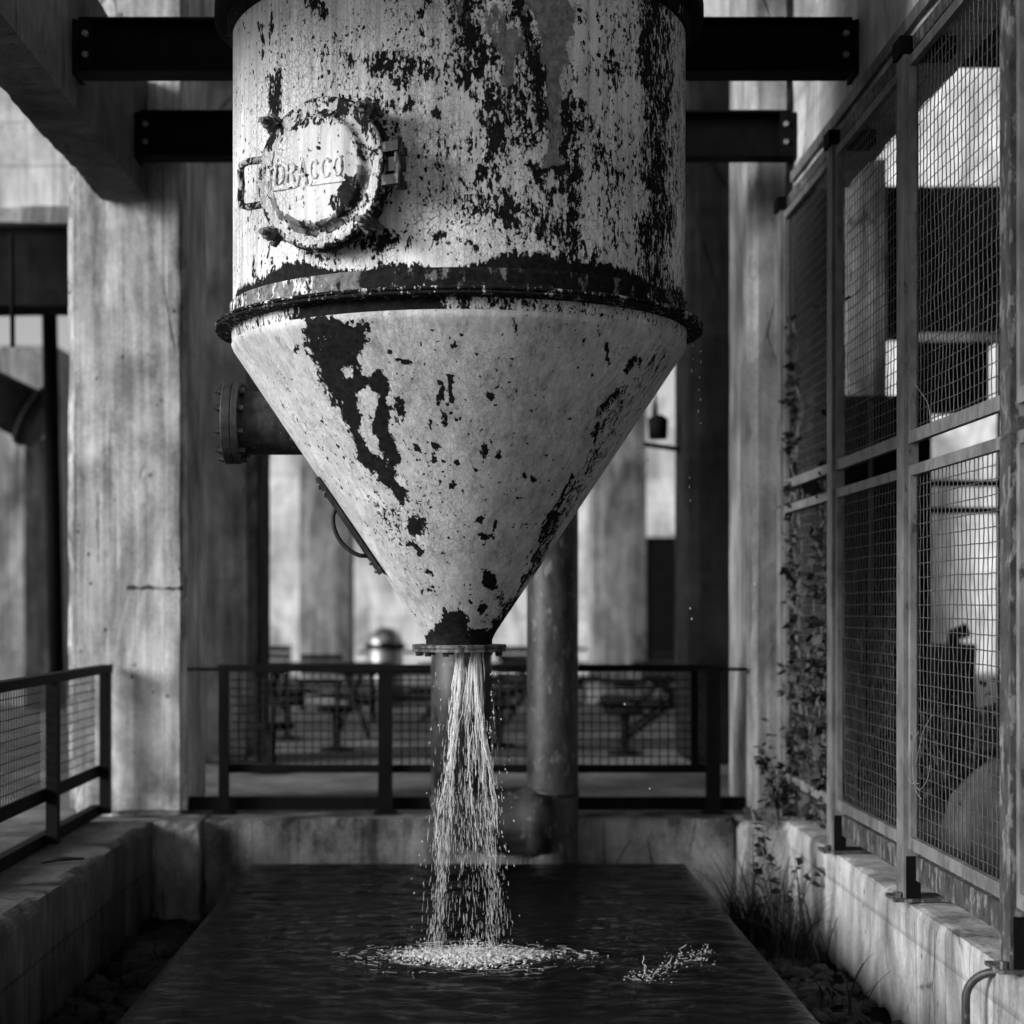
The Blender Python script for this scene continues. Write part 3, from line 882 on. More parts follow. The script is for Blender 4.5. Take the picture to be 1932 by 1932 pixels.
def stroke_path(ch, w_, h_):
    if ch == 'D':
        return [[(0, 0), (0, h_), (w_ * .5, h_), (w_ * .9, h_ * .85), (w_, h_ * .5), (w_ * .9, h_ * .15), (w_ * .5, 0), (0, 0)]]
    if ch == 'R':
        return [[(0, 0), (0, h_), (w_ * .6, h_), (w_ * .95, h_ * .87), (w_ * .95, h_ * .65), (w_ * .6, h_ * .5), (0, h_ * .5)], [(w_ * .5, h_ * .5), (w_, 0)]]
    if ch == 'A':
        return [[(0, 0), (w_ * .5, h_), (w_, 0)], [(w_ * .2, h_ * .42), (w_ * .8, h_ * .42)]]
    if ch == 'C':
        return [[(w_ * .95, h_ * .78), (w_ * .75, h_ * .97), (w_ * .3, h_ * .98), (w_ * .04, h_ * .78), (0, h_ * .5), (w_ * .04, h_ * .22), (w_ * .3, h_ * .02), (w_ * .75, h_ * .03), (w_ * .95, h_ * .22)]]
    return [[(w_ * .5 + w_ * .5 * math.cos(a_), h_ * .5 + h_ * .5 * math.sin(a_)) for a_ in np.linspace(0, 2 * math.pi, 15)]]


for i, ch in enumerate('DRACCO'):
    tall = ch == 'A'
    w_, h_ = (.056, .118) if tall else (.040, .078)
    x0 = -.203 + i * cell_w + (-.002 if tall else .006)
    y0 = -.062 if tall else -.036
    for path in stroke_path(ch, w_, h_):
        lt = MB()
        lt.tube([Hm @ Vector((x0 + p[0], y0 + p[1], .176)) for p in path], .0072, 8)
        if path is not None:
            letter(lt)
letter(MB().box(-.214, -.090, -.066, -.057, .172, .183, Hm), 'raised_line')
letter(MB().box(-.024, .168, -.066, -.057, .172, .183, Hm), 'raised_line')
small = 'CLEVELAND, O.'
for i, ch in enumerate(small):
    if ch in ' ,.':
        continue
    vs, fs = text_mesh(ch, .032, .003, None, None, .0008, .0006)
    a0 = R(-90 - 30 + i * 5.0)
    rm = Matrix.Translation((.302 * math.cos(a0), .302 * math.sin(a0), .135)) @ Matrix.Rotation(a0 + R(90), 4, 'Z')
    letter(MB().add([Hm @ (rm @ Vector((v.x - .01, v.y, v.z))) for v in vs], fs))

hd = MB()
pts = [(-.31, .098, .115), (-.395, .10, .118), (-.425, .088, .118), (-.432, .06, .118), (-.428, 0, .116), (-.432, -.06, .118), (-.425, -.092, .118), (-.395, -.104, .118), (-.31, -.10, .115)]
hd.tube([Hm @ Vector(p) for p in pts], .0165, 10)
ho = hd.build('handle', M['hatchp'], cv)
local_wear(ho, lambda p: .55)
for sx, sy in ((-1, 1), (1, 1), (-1, -1), (1, -1)):
    bx, by = sx * .243, sy * .236
    dr = Vector((sx, sy, 0)).normalized()
    bo = MB()
    q0 = Vector((bx, by, .02)) + dr * .012
    q1 = Vector((bx, by, .215)) + dr * .012
    bo.tube([Hm @ q0, Hm @ q1], .0135, 10)
    mm = Hm @ Matrix.Translation(Vector((bx, by, .137)) + dr * .012)
    bo.lathe([(.013, 0), (.034, 0), (.034, .008), (.028, .010), (.028, .042), (.024, .046), (.013, .046)], 6, mm)
    bob = bo.build('swing_bolt', M['rust_l'], cv)
    ear = MB()
    rm = Hm @ Matrix.Rotation(math.atan2(sy, sx), 4, 'Z')
    ear.box(.30, .385, -.036, -.020, .103, .135, rm)
    ear.box(.30, .385, .020, .036, .103, .135, rm)
    eo = ear.build('bolt_lug', M['rust'], cv)
hg = MB()
hg.box(.315, .40, .05, .092, .075, .13, Hm).box(.315, .40, -.092, -.05, .075, .13, Hm).box(.31, .40, -.03, .03, .06, .11, Hm)
hg.box(.335, .37, .055, .09, .0, .075, Hm).box(.335, .37, -.09, -.055, .0, .075, Hm)
hg.tube([Hm @ Vector((.385, -.11, .10)), Hm @ Vector((.385, .11, .10))], .018, 10)
hg.build('hinge', M['iron_d'], cv)

# ---- side outlet pipe on the funnel
pz = E + .945
py_ = 8.95
sp = MB()
Rm = Matrix.Translation((0, py_, pz)) @ Matrix.Rotation(R(-90), 4, 'Y')
ex = 1.13
pr = [(.165, .55), (.165, 1.16)]
prof = [(.163, .5 + i * .03) for i in range(20)] + [(.163, 1.16)]
sp.lathe(prof, 64, Rm)
sp.sm = [True] * len(sp.sm)
side = sp.build('side_pipe', M['rust'], tank)
pf = MB()
pf.lathe([(.10, 1.155), (.207, 1.155), (.211, 1.158), (.211, 1.186), (.207, 1.1895), (.207, 1.1925), (.211, 1.195), (.211, 1.235), (.207, 1.24), (.0005, 1.24)], 64, Rm)
pfo = pf.build('pipe_flange', M['rust_f'], side)
for k in range(10):
    a0 = 2 * math.pi * k / 10
    m = Rm @ Matrix.Translation((.185 * math.cos(a0), .185 * math.sin(a0), 0))
    b = MB()
    b.lathe([(0, 1.125), (.018, 1.125), (.018, 1.156), (.009, 1.157), (.009, 1.239), (.018, 1.2405), (.018, 1.258), (.009, 1.26), (.009, 1.275), (0, 1.275)], 6, m)
    b.build('bolt', M['rust_f'], pfo)

# ---- small inspection plate with bowed handle on the lower left of the funnel
# the generator line of the cone at angle phi
phi = math.atan2(-.07, -1.0)
gd = Vector((math.cos(phi), math.sin(phi), 0))
tg = Vector((-math.sin(phi), math.cos(phi), 0))


def cone_pt(h, off=0.0, side_=0.0):
    r = .20 + (h + .10) * .6730
    nrm = (gd * 1.0 + Vector((0, 0, -.673))).normalized()
    return Vector((TX, TY, E + h)) + gd * r + nrm * off + tg * side_


pl = MB()
h0, h1 = .17, .64
for s0, s1 in ((-.105, -.08), (.08, .105)):
    vs = [cone_pt(h, o, s) for h in (h0, h1) for o in (.0, .02) for s in (s0, s1)]
    pl.add(vs, [(0, 1, 3, 2), (4, 6, 7, 5), (0, 4, 5, 1), (2, 3, 7, 6), (0, 2, 6, 4), (1, 5, 7, 3)])
vs = [cone_pt(h, o, s) for h in (h0, h1) for o in (-.02, .010) for s in (-.078, .078)]
pl.add(vs, [(0, 1, 3, 2), (4, 6, 7, 5), (0, 4, 5, 1), (2, 3, 7, 6), (0, 2, 6, 4), (1, 5, 7, 3)])
plo = pl.build('inspection_plate', M['rust'], tank)
hb = MB()
hb.tube([cone_pt(.26 + .24 * t_, .012 + .075 * math.sin(math.pi * t_) ** .6, 0) for t_ in np.linspace(0, 1, 12)], .011, 8)
hb.build('handle', M['rust'], plo)
for h in (.19, .23, .57, .61):
    b = MB()
    for q_ in (1, -1):
        MB().blob(cone_pt(h, .02, q_ * .092), .012, .012, .012, 1).build('rivet', M['rust_l'], plo)

# ================================================================== FALLING WATER
fw = MB()
ztop, zbot = E - .225, WZ + .01
fx0 = .0


def half_w(z):
    q = (ztop - z) / (ztop - zbot)
    return .085 + .125 * max(q, 0) ** .7


def drop(mb, p, w, l, tilt=0.0):
    n = 5
    pts = [Vector(p) + Vector((tilt * l * (k - .5), 0, (.5 - k) * l)) for k in (0, .2, .55, .85, 1)]
    mb.tube(pts, [w * .15, w * .55, w, w * .8, w * .2], n, True, True)


# guide lines of the streams: start, spread at the pool, wobble
guides = [(-.030, -.72, 1.3), (-.020, -.55, 4.2), (.028, -.05, 2.2), (.036, .25, 5.5), (.055, .62, .4), (.062, .80, 3.1)]


def gx(g, z):
    q = max(0, (ztop - z) / (ztop - zbot))
    x0, x1, ph = g
    return x0 + (x1 * half_w(ztop - q * (ztop - zbot)) - x0) * min(1, q * 1.9) ** .8 + .010 * math.sin(z * 9 + ph) * min(1, q * 4)


for s_i in range(120):
    g_ = random.choice(guides)
    yy = random.gauss(0, .02)
    z = ztop + .01 - (random.random() ** 1.6) * .75
    zend = max(z - random.uniform(.10, .6), ztop - random.uniform(.45, 1.1))
    off = random.gauss(0, .008)
    ph = random.uniform(0, 6)
    pts, rs = [], []
    base_r = random.choice((.0011, .0016, .0024, .0034))
    while z > zend:
        off += random.gauss(0, .0012)
        pts.append((fx0 + gx(g_, z) + off + .0025 * math.sin(z * 41 + ph), TY + yy, z))
        rs.append(base_r * random.uniform(.45, 1.25))
        z -= random.uniform(.006, .012)
    if len(pts) > 4:
        rs[0] = rs[-1] = .0003
        fw.tube(pts, rs, 5, True, True)
for s_i in range(90):     # thicker glassy strands right under the mouth
    g_ = random.choice(guides)
    z = ztop + .01 - random.random() ** 1.5 * .12
    zend = z - random.uniform(.10, .42)
    off = random.gauss(0, .006)
    br0 = random.uniform(.002, .0048)
    yy = random.gauss(0, .02)
    pts, rs = [], []
    z0_ = z
    while z > zend:
        k_ = (z0_ - z) / (z0_ - zend)
        off += random.gauss(0, .0007)
        pts.append((fx0 + gx(g_, z) + off, TY + yy, z))
        rs.append(br0 * (math.sin(math.pi * min(1, k_ + .12)) ** .6 + .05) * random.uniform(.8, 1.15))
        z -= .011
    fw.tube(pts, rs, 6, True, True)
for i in range(2900):
    q = .14 + .88 * random.random() ** .85
    z = ztop - q * (ztop - zbot)
    hw = half_w(z)
    if random.random() < .74:
        g_ = random.choice([guides[0]] * 3 + [guides[4]] * 2 + guides)
        x = gx(g_, z) + random.gauss(0, .006 + .020 * q)
    else:
        x = hw * max(-1.1, min(1.1, random.gauss(0, .6)))
    if q > .72 and abs(x + .01) < hw * .5 and random.random() < .5:
        continue
    y = TY + random.gauss(0, .35) * hw
    if random.random() < .3:
        l, w = random.uniform(.003, .008), random.uniform(.0008, .0018)
    elif q < .38:
        l, w = random.uniform(.02, .07), random.uniform(.0005, .0014)
    else:
        l, w = random.uniform(.014, .062), random.uniform(.0006, .0015)
    drop(fw, (x, y, z), w, l, x * .3 + random.gauss(0, .05))
for i in range(60):
    q = random.random()
    z = ztop - q * (ztop - zbot)
    s = random.choice((-1, 1))
    drop(fw, (s * half_w(z) * random.uniform(1.0, 1.5), TY + random.gauss(0, .1), z), random.uniform(.0015, .0035), random.uniform(.004, .02), s * .2)
for i in range(26):
    z = ztop - random.random() * .6
    drop(fw, (random.gauss(.125, .006), TY - .05, z), random.uniform(.002, .004), random.uniform(.005, .012))
tag(fw.build('falling_water', M['drops']), 'white strands and drops of water falling from the funnel mouth', 'water', kind='stuff')

dr = MB()
for x, y_, n_ in ((1320, 665, 7), (1306, 655, 3), (1225, 870, 1), (1207, 845, 2), (1228, 1490, 1), (1091, 1035, 1), (1305, 1150, 2), (1300, 900, 3), (1423, 1100, 1), (1178, 1330, 1)):
    for k in range(n_):
        p = at(x + random.uniform(-3, 3), y_ + k * 22 + random.uniform(-5, 5), 8.75)
        drop(dr, p, .0035, random.uniform(.008, .02))
tag(dr.build('dripping_water', M['drops']), 'scattered single drops dripping from the right rim of the tank', 'water', kind='stuff')

fo = MB()
gn, gm = 260, 220
X0, X1, Y0f, Y1f = -.46, .52, 8.08, 8.95
hs = {}
for i in range(gn):
    for j_ in range(gm):
        x = X0 + (X1 - X0) * i / (gn - 1)
        y = Y0f + (Y1f - Y0f) * j_ / (gm - 1)
        u = (x - .02) / .43
        v = (y - (8.52 - .12 * max(0, u) * 0 - .10 * math.cos(u * 1.6) + .05)) / .26
        d = math.sqrt(u * u + v * v)
        p_ = Vector((x * 30, y * 22, 0))
        n1 = noise.fractal(p_, .8, 2.1, 5)
        n2 = noise.fractal(p_ * 3.1, .7, 2.1, 4)
        dens = 1.42 - 1.12 * d + .55 * n1 + .5 * n2
        hs[i, j_] = (x, y, dens, .004 + .020 * max(0, 1 - d) + .016 * max(0, 1 - d * .8) * (abs(n1) + .7 * abs(n2)))
idm, vs, fs = {}, [], []
for i in range(gn - 1):
    for j_ in range(gm - 1):
        q4 = [(i, j_), (i + 1, j_), (i + 1, j_ + 1), (i, j_ + 1)]
        if min(hs[k_][2] for k_ in q4) < .42:
            continue
        f_ = []
        for k_ in q4:
            if k_ not in idm:
                idm[k_] = len(vs)
                h_ = hs[k_]
                vs.append((h_[0], h_[1], WZ + h_[3] * min(1, max(.1, (h_[2] - .42) * 3))))
            f_.append(idm[k_])
        fs.append(tuple(f_))
fo.add(vs, fs, True)
for i in range(900):
    r_ = abs(random.gauss(0, .55))
    a0 = random.uniform(0, 6.283)
    x = .03 + .42 * r_ * math.cos(a0)
    y = 8.50 + .28 * r_ * math.sin(a0)
    s_ = random.uniform(.0008, .0035)
    h = max(0, .09 * (1 - r_)) * random.random() ** 1.5
    fo.blob((x, y, WZ + h), s_ * random.uniform(1, 2), s_, s_ * random.uniform(.6, 1.6), 1, .6, i)
for i in range(22):
    x = random.gauss(.03, .15)
    drop(fo, (x, 8.55 + random.gauss(0, .1), WZ + random.uniform(.01, .06)), random.uniform(.0006, .0012), random.uniform(.008, .03), random.uniform(-.3, .3))
for i in range(130):   # broken rings of bubbles carried outwards
    a0 = random.uniform(0, 6.283)
    r_ = random.uniform(.78, 1.25 + .55 * random.random())
    n_ = random.randint(4, 12)
    r0 = random.uniform(.0004, .0012)
    pts, rs = [], []
    for k in range(n_):
        a1 = a0 + k * .035
        rr0 = r_ * (1 + .02 * random.gauss(0, 1))
        pts.append((.02 + .42 * rr0 * math.cos(a1), 8.50 + .27 * rr0 * math.sin(a1), WZ + .002))
        rs.append(r0 * random.uniform(.3, 1.5))
    fo.tube(pts, rs, 5)
for i in range(260):
    a0 = random.uniform(0, 6.283)
    r_ = random.uniform(.8, 1.5)
    s_ = random.uniform(.0007, .0022)
    fo.blob((.02 + .42 * r_ * math.cos(a0), 8.5 + .27 * r_ * math.sin(a0), WZ + .002), s_ * random.uniform(1, 4), s_, s_ * .5, 1, .4, i)
tag(fo.build('foam', M['foam']), 'patch of white foam where the falling water hits the pool', 'foam', kind='stuff')
f2 = MB()
for (cx, cy_, n_, sx) in ((1215, 1850, 150, .05), (1235, 1838, 70, .04), (1262, 1828, 60, .03), (1285, 1806, 70, .05), (1325, 1812, 60, .035), (1305, 1822, 40, .06), (1330, 1798, 30, .02)):
    base = at(cx, cy_, 1.71 * F / (cy_ - CY))
    for i in range(int(n_ * .35)):
        s = random.uniform(.0006, .0028)
        f2.blob((base.x + random.gauss(0, sx), base.y + random.gauss(0, sx * .8), WZ + abs(random.gauss(0, .018))), s * random.uniform(1, 2.4), s, s, 1, .5, i)
for (cx, cy_, hgt) in ((1212, 1845, .11), (1222, 1845, .07), (1262, 1826, .06), (1285, 1800, .05), (1330, 1800, .05)):
    base = at(cx, cy_, 1.71 * F / (cy_ - CY))
    z = WZ
    pts = []
    x = base.x
    while z < WZ + hgt:
        pts.append((x, base.y, z))
        x += random.gauss(0, .007)
        z += .008
    f2.tube(pts, [.0018 * random.uniform(.3, 1) for _ in pts], 5)
for (cx, cy_) in ((1205, 1852), (1222, 1848), (1240, 1838), (1262, 1830), (1284, 1806), (1300, 1812), (1322, 1812), (1330, 1800), (1275, 1822)):
    base = at(cx, cy_, 1.71 * F / (cy_ - CY))
    for q_ in range(5):
        x, y, z = base.x + random.gauss(0, .02), base.y + random.gauss(0, .02), WZ + .002 + abs(random.gauss(0, .008))
        dx_, dz_ = random.uniform(-.006, .006), random.uniform(-.001, .003)
        pts, rs = [], []
        for k in range(random.randint(4, 11)):
            pts.append((x, y, max(WZ + .001, z)))
            x += dx_ + random.gauss(0, .003); y += random.gauss(0, .004); z += dz_ + random.gauss(0, .003)
            rs.append(random.uniform(.0003, .0014))
        f2.tube(pts, rs, 5)
tag(f2.build('splash_drops', M['foam']), 'small arc of splashing drops on the pool right of the foam', 'splash', kind='stuff')

# ================================================================== PIPES BEHIND THE WATERFALL
pp = empty('standpipe', (.58, 11.85, .0), 'stout mottled vertical pipe rising behind the funnel with a branch to the left', 'pipe')
a = MB()
xp = (1042.5 - CX) / F * 11.85
a.tube([(xp, 11.85, z) for z in np.linspace(0, E + 2.0, 12)], .175, 40, smooth=True)
a.build('pipe', M['pipe'], pp)
a = MB()
a.tube([(xp, 11.85, z) for z in (E - 1.28, E - 1.23)], .182, 40)
a.build('weld_collar', M['pipe'], pp)
zc = E - 1.46
xq = (870.5 - CX) / F * 11.85
a = MB()
pts = [(xp - .02, 11.85, zc)]
rs = [.265]
for x, r_ in ((xp - .16, .255), (xp - .22, .235), (xp - .30, .228), (xq + .2, .225)):
    pts.append((x, 11.85, zc)); rs.append(r_)
for k in range(1, 7):
    an = R(15 * k)
    pts.append((xq + .2 - .2 * math.sin(an), 11.85, zc + .2 - .2 * math.cos(an))); rs.append(.22)
a.tube(pts, rs, 40)
a.tube([(xq, 11.85, zc + .2), (xq, 11.85, E + .1)], .206, 40)
a.build('branch_pipe', M['pipe'], pp)

# ================================================================== RIGHT MESH FENCE
fe = empty('mesh_fence', (2.2, 12.1, .68), 'tall grey framed wire mesh fence standing on the right wall', 'fence')
posts = [12.13, 10.43, 8.73, 7.03, 5.33]
FX = 2.175
for y in posts:
    MB().box(FX, FX + .012, y - .07, y + .07, .70, HB - .12).box(FX + .012, FX + .075, y - .07, y - .062, .70, HB - .12).box(FX + .012, FX + .075, y + .062, y + .07, .70, HB - .12).box(
        FX + .068, FX + .075, y - .062, y + .062, .70, HB - .12).build('post', M['post'] if y > 7.5 else M['postd'], fe)
    c = MB().box(FX - .02, FX + .26, y - .08, y + .08, HB - .118, HB - .03)
    c.build('top_bracket', M['black'], fe)
    b = MB().box(FX - .05, FX + .33, y - .09, y + .11, .683, .699)
    for bx in (FX - .02, FX + .26):
        b.lathe([(0, .03), (.016, .03), (.016, .0)], 6, Matrix.Translation((bx, y - .05, .699)))
    b.build('base_plate', M['postd'], fe)
    MB().box(FX + .012, FX + .085, y - .075, y - .0705, .70, .70 + .21).build('stiffener', M['black'], fe)
def woven(mb, ylo, yhi, zlo, zhi, x0_, pitch, r, wave=.001):
    sd_ = random.uniform(0, 50)

    def jig(x, y, z):
        u = Vector((sd_, y * 2.2, z * 2.2))
        return (x + .012 * abs(noise.noise(u)), y + .004 * noise.noise(u + Vector((7, 0, 0))) + .0015 * noise.noise(u * 5), z + .005 * noise.noise(u + Vector((0, 9, 0))) + .0015 * noise.noise(u * 4))
    x = x0_
    n = int((yhi - ylo) / pitch)
    m = int((zhi - zlo) / pitch)
    py2, pz2 = (yhi - ylo) / n, (zhi - zlo) / m
    for i in range(1, n):
        y = ylo + i * py2 + random.gauss(0, .0016)
        pts = [(x + wave * (1 if (k + i) % 2 else -1), y + random.gauss(0, .0008), zlo + k * pz2) for k in range(m + 1)]
        mb.tube([jig(*p) for p in pts], r, 4, False)
    for k in range(1, m):
        z = zlo + k * pz2 + random.gauss(0, .0016)
        pts = [(x - wave * (1 if (k + i) % 2 else -1), ylo + i * py2, z + random.gauss(0, .0008)) for i in range(n + 1)]
        mb.tube([jig(*p) for p in pts], r, 4, False)
for ya, yb in zip(posts[1:], posts[:-1]):
    y0, y1 = ya + .085, yb - .085
    for z0, z1 in ((E - 1.20, E + .70), (E + .81, E + 2.73)):
        f = MB()
        x0, x1 = FX + .02, FX + .05
        w = .042
        f.box(x0, x1, y0, y0 + w, z0, z1).box(x0, x1, y1 - w, y1, z0, z1)
        f.box(x0, x1, y0 + w, y1 - w, z0, z0 + w + .02).box(x0, x1, y0 + w, y1 - w, z1 - w - .01, z1)
        fo_ = f.build('panel_frame', M['post'], fe)
        mm = MB()
        woven(mm, y0 + .02, y1 - .02, z0 + .03, z1 - .03, FX + .056, .064, .0027)
        mm.build('wire_mesh', M['wire'], fo_)
    MB().box(FX + .06, FX + .12, y0 - .02, y1 + .02, E - 1.36, E - 1.24).build('bottom_rail', M['postd'], fe)
    MB().box(FX + .045, FX + .10, y0 - .02, y1 + .02, HB - .10, HB - .03).build('top_rail', M['postd'], fe)
MB().box(2.215, 2.236, 5.2, 11.9, HB + .03, HB + .10).build('top_channel', M['post'], fe)

# ================================================================== BLACK RAILINGS
def mesh_flat(mb, p0, p1, z0, z1, pitch, r):
    p0, p1 = Vector(p0), Vector(p1)
    L = (p1 - p0).length
    n = int(L / pitch)
    for i in range(1, n):
        q = p0.lerp(p1, i / n)
        mb.tube([(q.x, q.y, z0), (q.x, q.y, z1)], r, 4, False)
    m = int((z1 - z0) / pitch)
    for k in range(1, m):
        z = z0 + (z1 - z0) * k / m
        mb.tube([(p0.x, p0.y, z), (p1.x, p1.y, z)], r, 4, False)

br = empty('black_railing', (0, 12.35, .68), 'low black railing with square mesh across the back wall behind the falling water', 'railing')
zt = E - .41
yb_ = 12.35
for x in (-1.72, -.575, .59, 1.75):
    w = .05 if x != -1.72 else .035
    MB().box(x - w / 1, x + w / 1, yb_ - .03, yb_ + .03, .70, zt - .05).build('post', M['rail'], br)
    MB().box(x - .08, x + .08, yb_ - .06, yb_ + .06, .683, .699).build('base_plate', M['rail'], br)
MB().box(-1.76, 1.79, yb_ - .035, yb_ + .035, zt - .048, zt).build('top_rail', M['rail'], br)
MB().box(-1.98, -1.762, yb_ - .012, yb_ + .012, zt - .045, zt - .02).build('end_stub', M['rail'], br)
MB().box(1.792, 1.99, yb_ - .012, yb_ + .012, zt - .045, zt - .02).build('end_stub', M['rail'], br)
MB().box(-1.72, 1.75, yb_ + .032, yb_ + .07, E - 1.18, E - 1.125).build('lower_rail', M['rail'], br)
MB().box(-1.98, 1.99, yb_ + .075, yb_ + .14, .70, .79).build('bottom_channel', M['rail'], br)
for x0, x1 in ((-1.68, -.63), (-.52, .53), (.65, 1.68)):
    mm = MB()
    mesh_flat(mm, (x0, yb_ + .05, 0), (x1, yb_ + .05, 0), E - 1.125, zt - .05, .0575, .0045)
    mm.build('wire_mesh', M['wire_d'], br)
MB().box(1.60, 1.65, yb_ + .03, yb_ + .07, E - 1.125, zt - .05).build('panel_frame', M['rail'], br)

lr = empty('black_railing', (-2.55, 10, .68), 'low black railing with square mesh on the left wall beside the pale column', 'railing')
xr = -2.53
py_l = [12.2, 10.65, 9.1, 7.55, 6.0]
for y in py_l:
    MB().box(xr - .035, xr + .035, y - .04, y + .04, .70, zt - .05).build('post', M['rail'], lr)
MB().box(xr - .04, xr + .04, 6, 12.26, zt - .05, zt + .005).build('top_rail', M['rail'], lr)
MB().box(xr - .055, xr - .038, 6, 12.2, E - 1.19, E - 1.11).build('lower_rail', M['rail'], lr)
MB().box(xr - .10, xr - .04, 6, 12.24, .685, .76).build('bottom_channel', M['rail'], lr)
for ya, yb in zip(py_l[1:], py_l[:-1]):
    mm = MB()
    mesh_flat(mm, (xr - .06, ya + .05, 0), (xr - .06, yb - .05, 0), E - 1.12, zt - .05, .0575, .0035)
    mm.build('wire_mesh', M['wire_d'], lr)

# ================================================================== BEND PIPE AT LOWER RIGHT
pts = [(2.10, 7.32, 0), (2.10, 7.32, .50)]
for k in range(1, 8):
    an = R(80) * k / 7
    pts.append((2.10 + .12 * (1 - math.cos(an)), 7.32 - .08 * (1 - math.cos(an)), .50 + .13 * math.sin(an)))
pts += [(2.34, 7.16, .60 + .03), (2.6, 6.98, .60)]
pts = [Vector(p) for p in pts]
tag(MB().tube(pts, .018, 14).build('hose_pipe', M['pipe'], org=(2.1, 7.32, 0)), 'thin curved pipe bending over the right wall in the lower right corner', 'pipe')

# hanging rod and big duct at far left
tag(MB().tube([at(22, 440, 15), at(24, 655, 15)], .022, 8).build('hanging_rod', M['black']), 'thin dark rod hanging from the crossbeam at the far left edge', 'rod')
du = empty('duct', at(60, 780, 20), 'large dark slanting duct at the left edge of the photo', 'duct')
MB().tube([at(-260, 650, 21), at(-20, 745, 20), at(60, 785, 19.8)], .30, 28).build('duct_pipe', M['rust'], du)
MB().tube([at(55, 783, 19.8), at(66, 789, 19.8)], .36, 28).tube([at(66, 789, 19.8), at(80, 797, 19.8)], .33, 28).build('duct_flange', M['rust'], du)
tag(MB().tube([at(93, 570, 19.2), at(108, 1330, 19.2)], .085, 16).build('steel_post', M['black']), 'slim dark steel post just left of the large pale column', 'post')
slab((-6.4, -5.95, 25.2, 25.45, Z1, 4.6), M['conc_d'], 'column_shade_strip', 'dark strip for the shaded side of the far column at the left edge', 'shade strip')  # dark strip stands in for shade on the column's side

# ================================================================== PLAZA FURNITURE
def bin_(p, label):
    r = empty('litter_bin', p, label, 'bin')
    x, y, z = p
    T_ = Matrix.Translation(p)
    MB().lathe([(0, 0), (.26, 0), (.27, .02), (.27, .86), (.25, .88)], 32, T_, True).build('bin_body', M['tin'], r)
    MB().lathe([(.27, .86), (.305, .87), (.31, .92), (.27, .94)], 32, T_, True).build('rim', M['black'], r)
    dm = MB().lathe([(.27, .93), (.262, 1.0), (.22, 1.08), (.14, 1.15), (.05, 1.18), (.001, 1.18)], 32, T_, True).build('lid', M['tin'], r)
    m = T_ @ Matrix.Translation((0, -.19, 1.035)) @ Matrix.Rotation(R(60), 4, 'X')
    MB().lathe([(.001, .03), (.12, .03), (.13, 0)], 20, m, True).build('flap', M['black'], dm)
bin_(at(727, CY + 1.49 * F / 26.0, 26.0), 'shiny metal litter bin with domed lid beyond the back railing')

tabc = {}
def xtable(x, y, rot, label):
    r = empty('picnic_table', (x, y, Z1), label, 'table', 'picnic tables on the plaza')
    m = Matrix.Translation((x, y, Z1)) @ Matrix.Rotation(rot, 4, 'Z')
    MB().box(-.9, .9, -.36, .36, .70, .745, m).build('table_top', M['black'], r)
    for s in (-1, 1):
        MB().box(-.9, .9, s * .72 - .13, s * .72 + .13, .42, .46, m).build('bench_seat', M['black'], r)
        for q in (-1, 1):
            MB().tube([m @ Vector((s * .65, q * .62, 0)), m @ Vector((s * .65, -q * .28, .70))], .03, 6).build('leg', M['black'], r)
    for s in (-1, 1):
        MB().tube([m @ Vector((s * .65, -.8, .40)), m @ Vector((s * .65, .8, .40))], .03, 6).build('crossbar', M['black'], r)
    return r
xtable(2.35, 19.5, R(84), 'black crossed leg picnic table at right behind the standpipe')
xtable(-.7, 20.5, R(20), 'black picnic table nearest behind the middle railing post')
xtable(1.0, 25.5, R(80), 'black picnic table behind the waterfall, far back')
xtable(-1.9, 23.2, R(5), 'black picnic table behind the left railing panel')
xtable(3.9, 27.5, R(15), 'black picnic table in front of the dark door')
xtable(-.9, 29.5, R(-8), 'farthest black picnic table near the litter bin')
xtable(2.2, 31.5, R(12), 'distant black picnic table by the pale far wall')

xtable(-3.0, 21.5, R(30), 'black picnic table half behind the dark left column')
xtable(.3, 22.8, R(-35), 'black picnic table turned askew behind the waterfall')
xtable(3.1, 24.2, R(50), 'black picnic table left of the wide dark right column, far back')

def stool(x, y, label):
    r = empty('round_stool', (x, y, Z1), label, 'stool', 'round pedestal stools on the plaza')
    T_ = Matrix.Translation((x, y, Z1))
    MB().lathe([(0, .45), (.2, .45), (.21, .43), (.2, .40), (.05, .39)], 20, T_, True).build('seat', M['black'], r)
    MB().lathe([(.05, .39), (.04, .05), (.17, .03), (.18, 0)], 16, T_, True).build('pedestal', M['black'], r)
stool(-1.75, 15.6, 'round black stool beside the dark column')
stool(-1.35, 18.1, 'round black stool between the dark column and the picnic tables')
stool(.35, 18.6, 'round black stool right behind the waterfall')
stool(3.3, 22.6, 'round black stool under the right picnic table end')

stool(-.2, 17.2, 'round black stool close behind the middle of the railing')
stool(1.6, 17.6, 'round black stool just right of the standpipe')
stool(-2.0, 19.4, 'round black stool near the far left column')

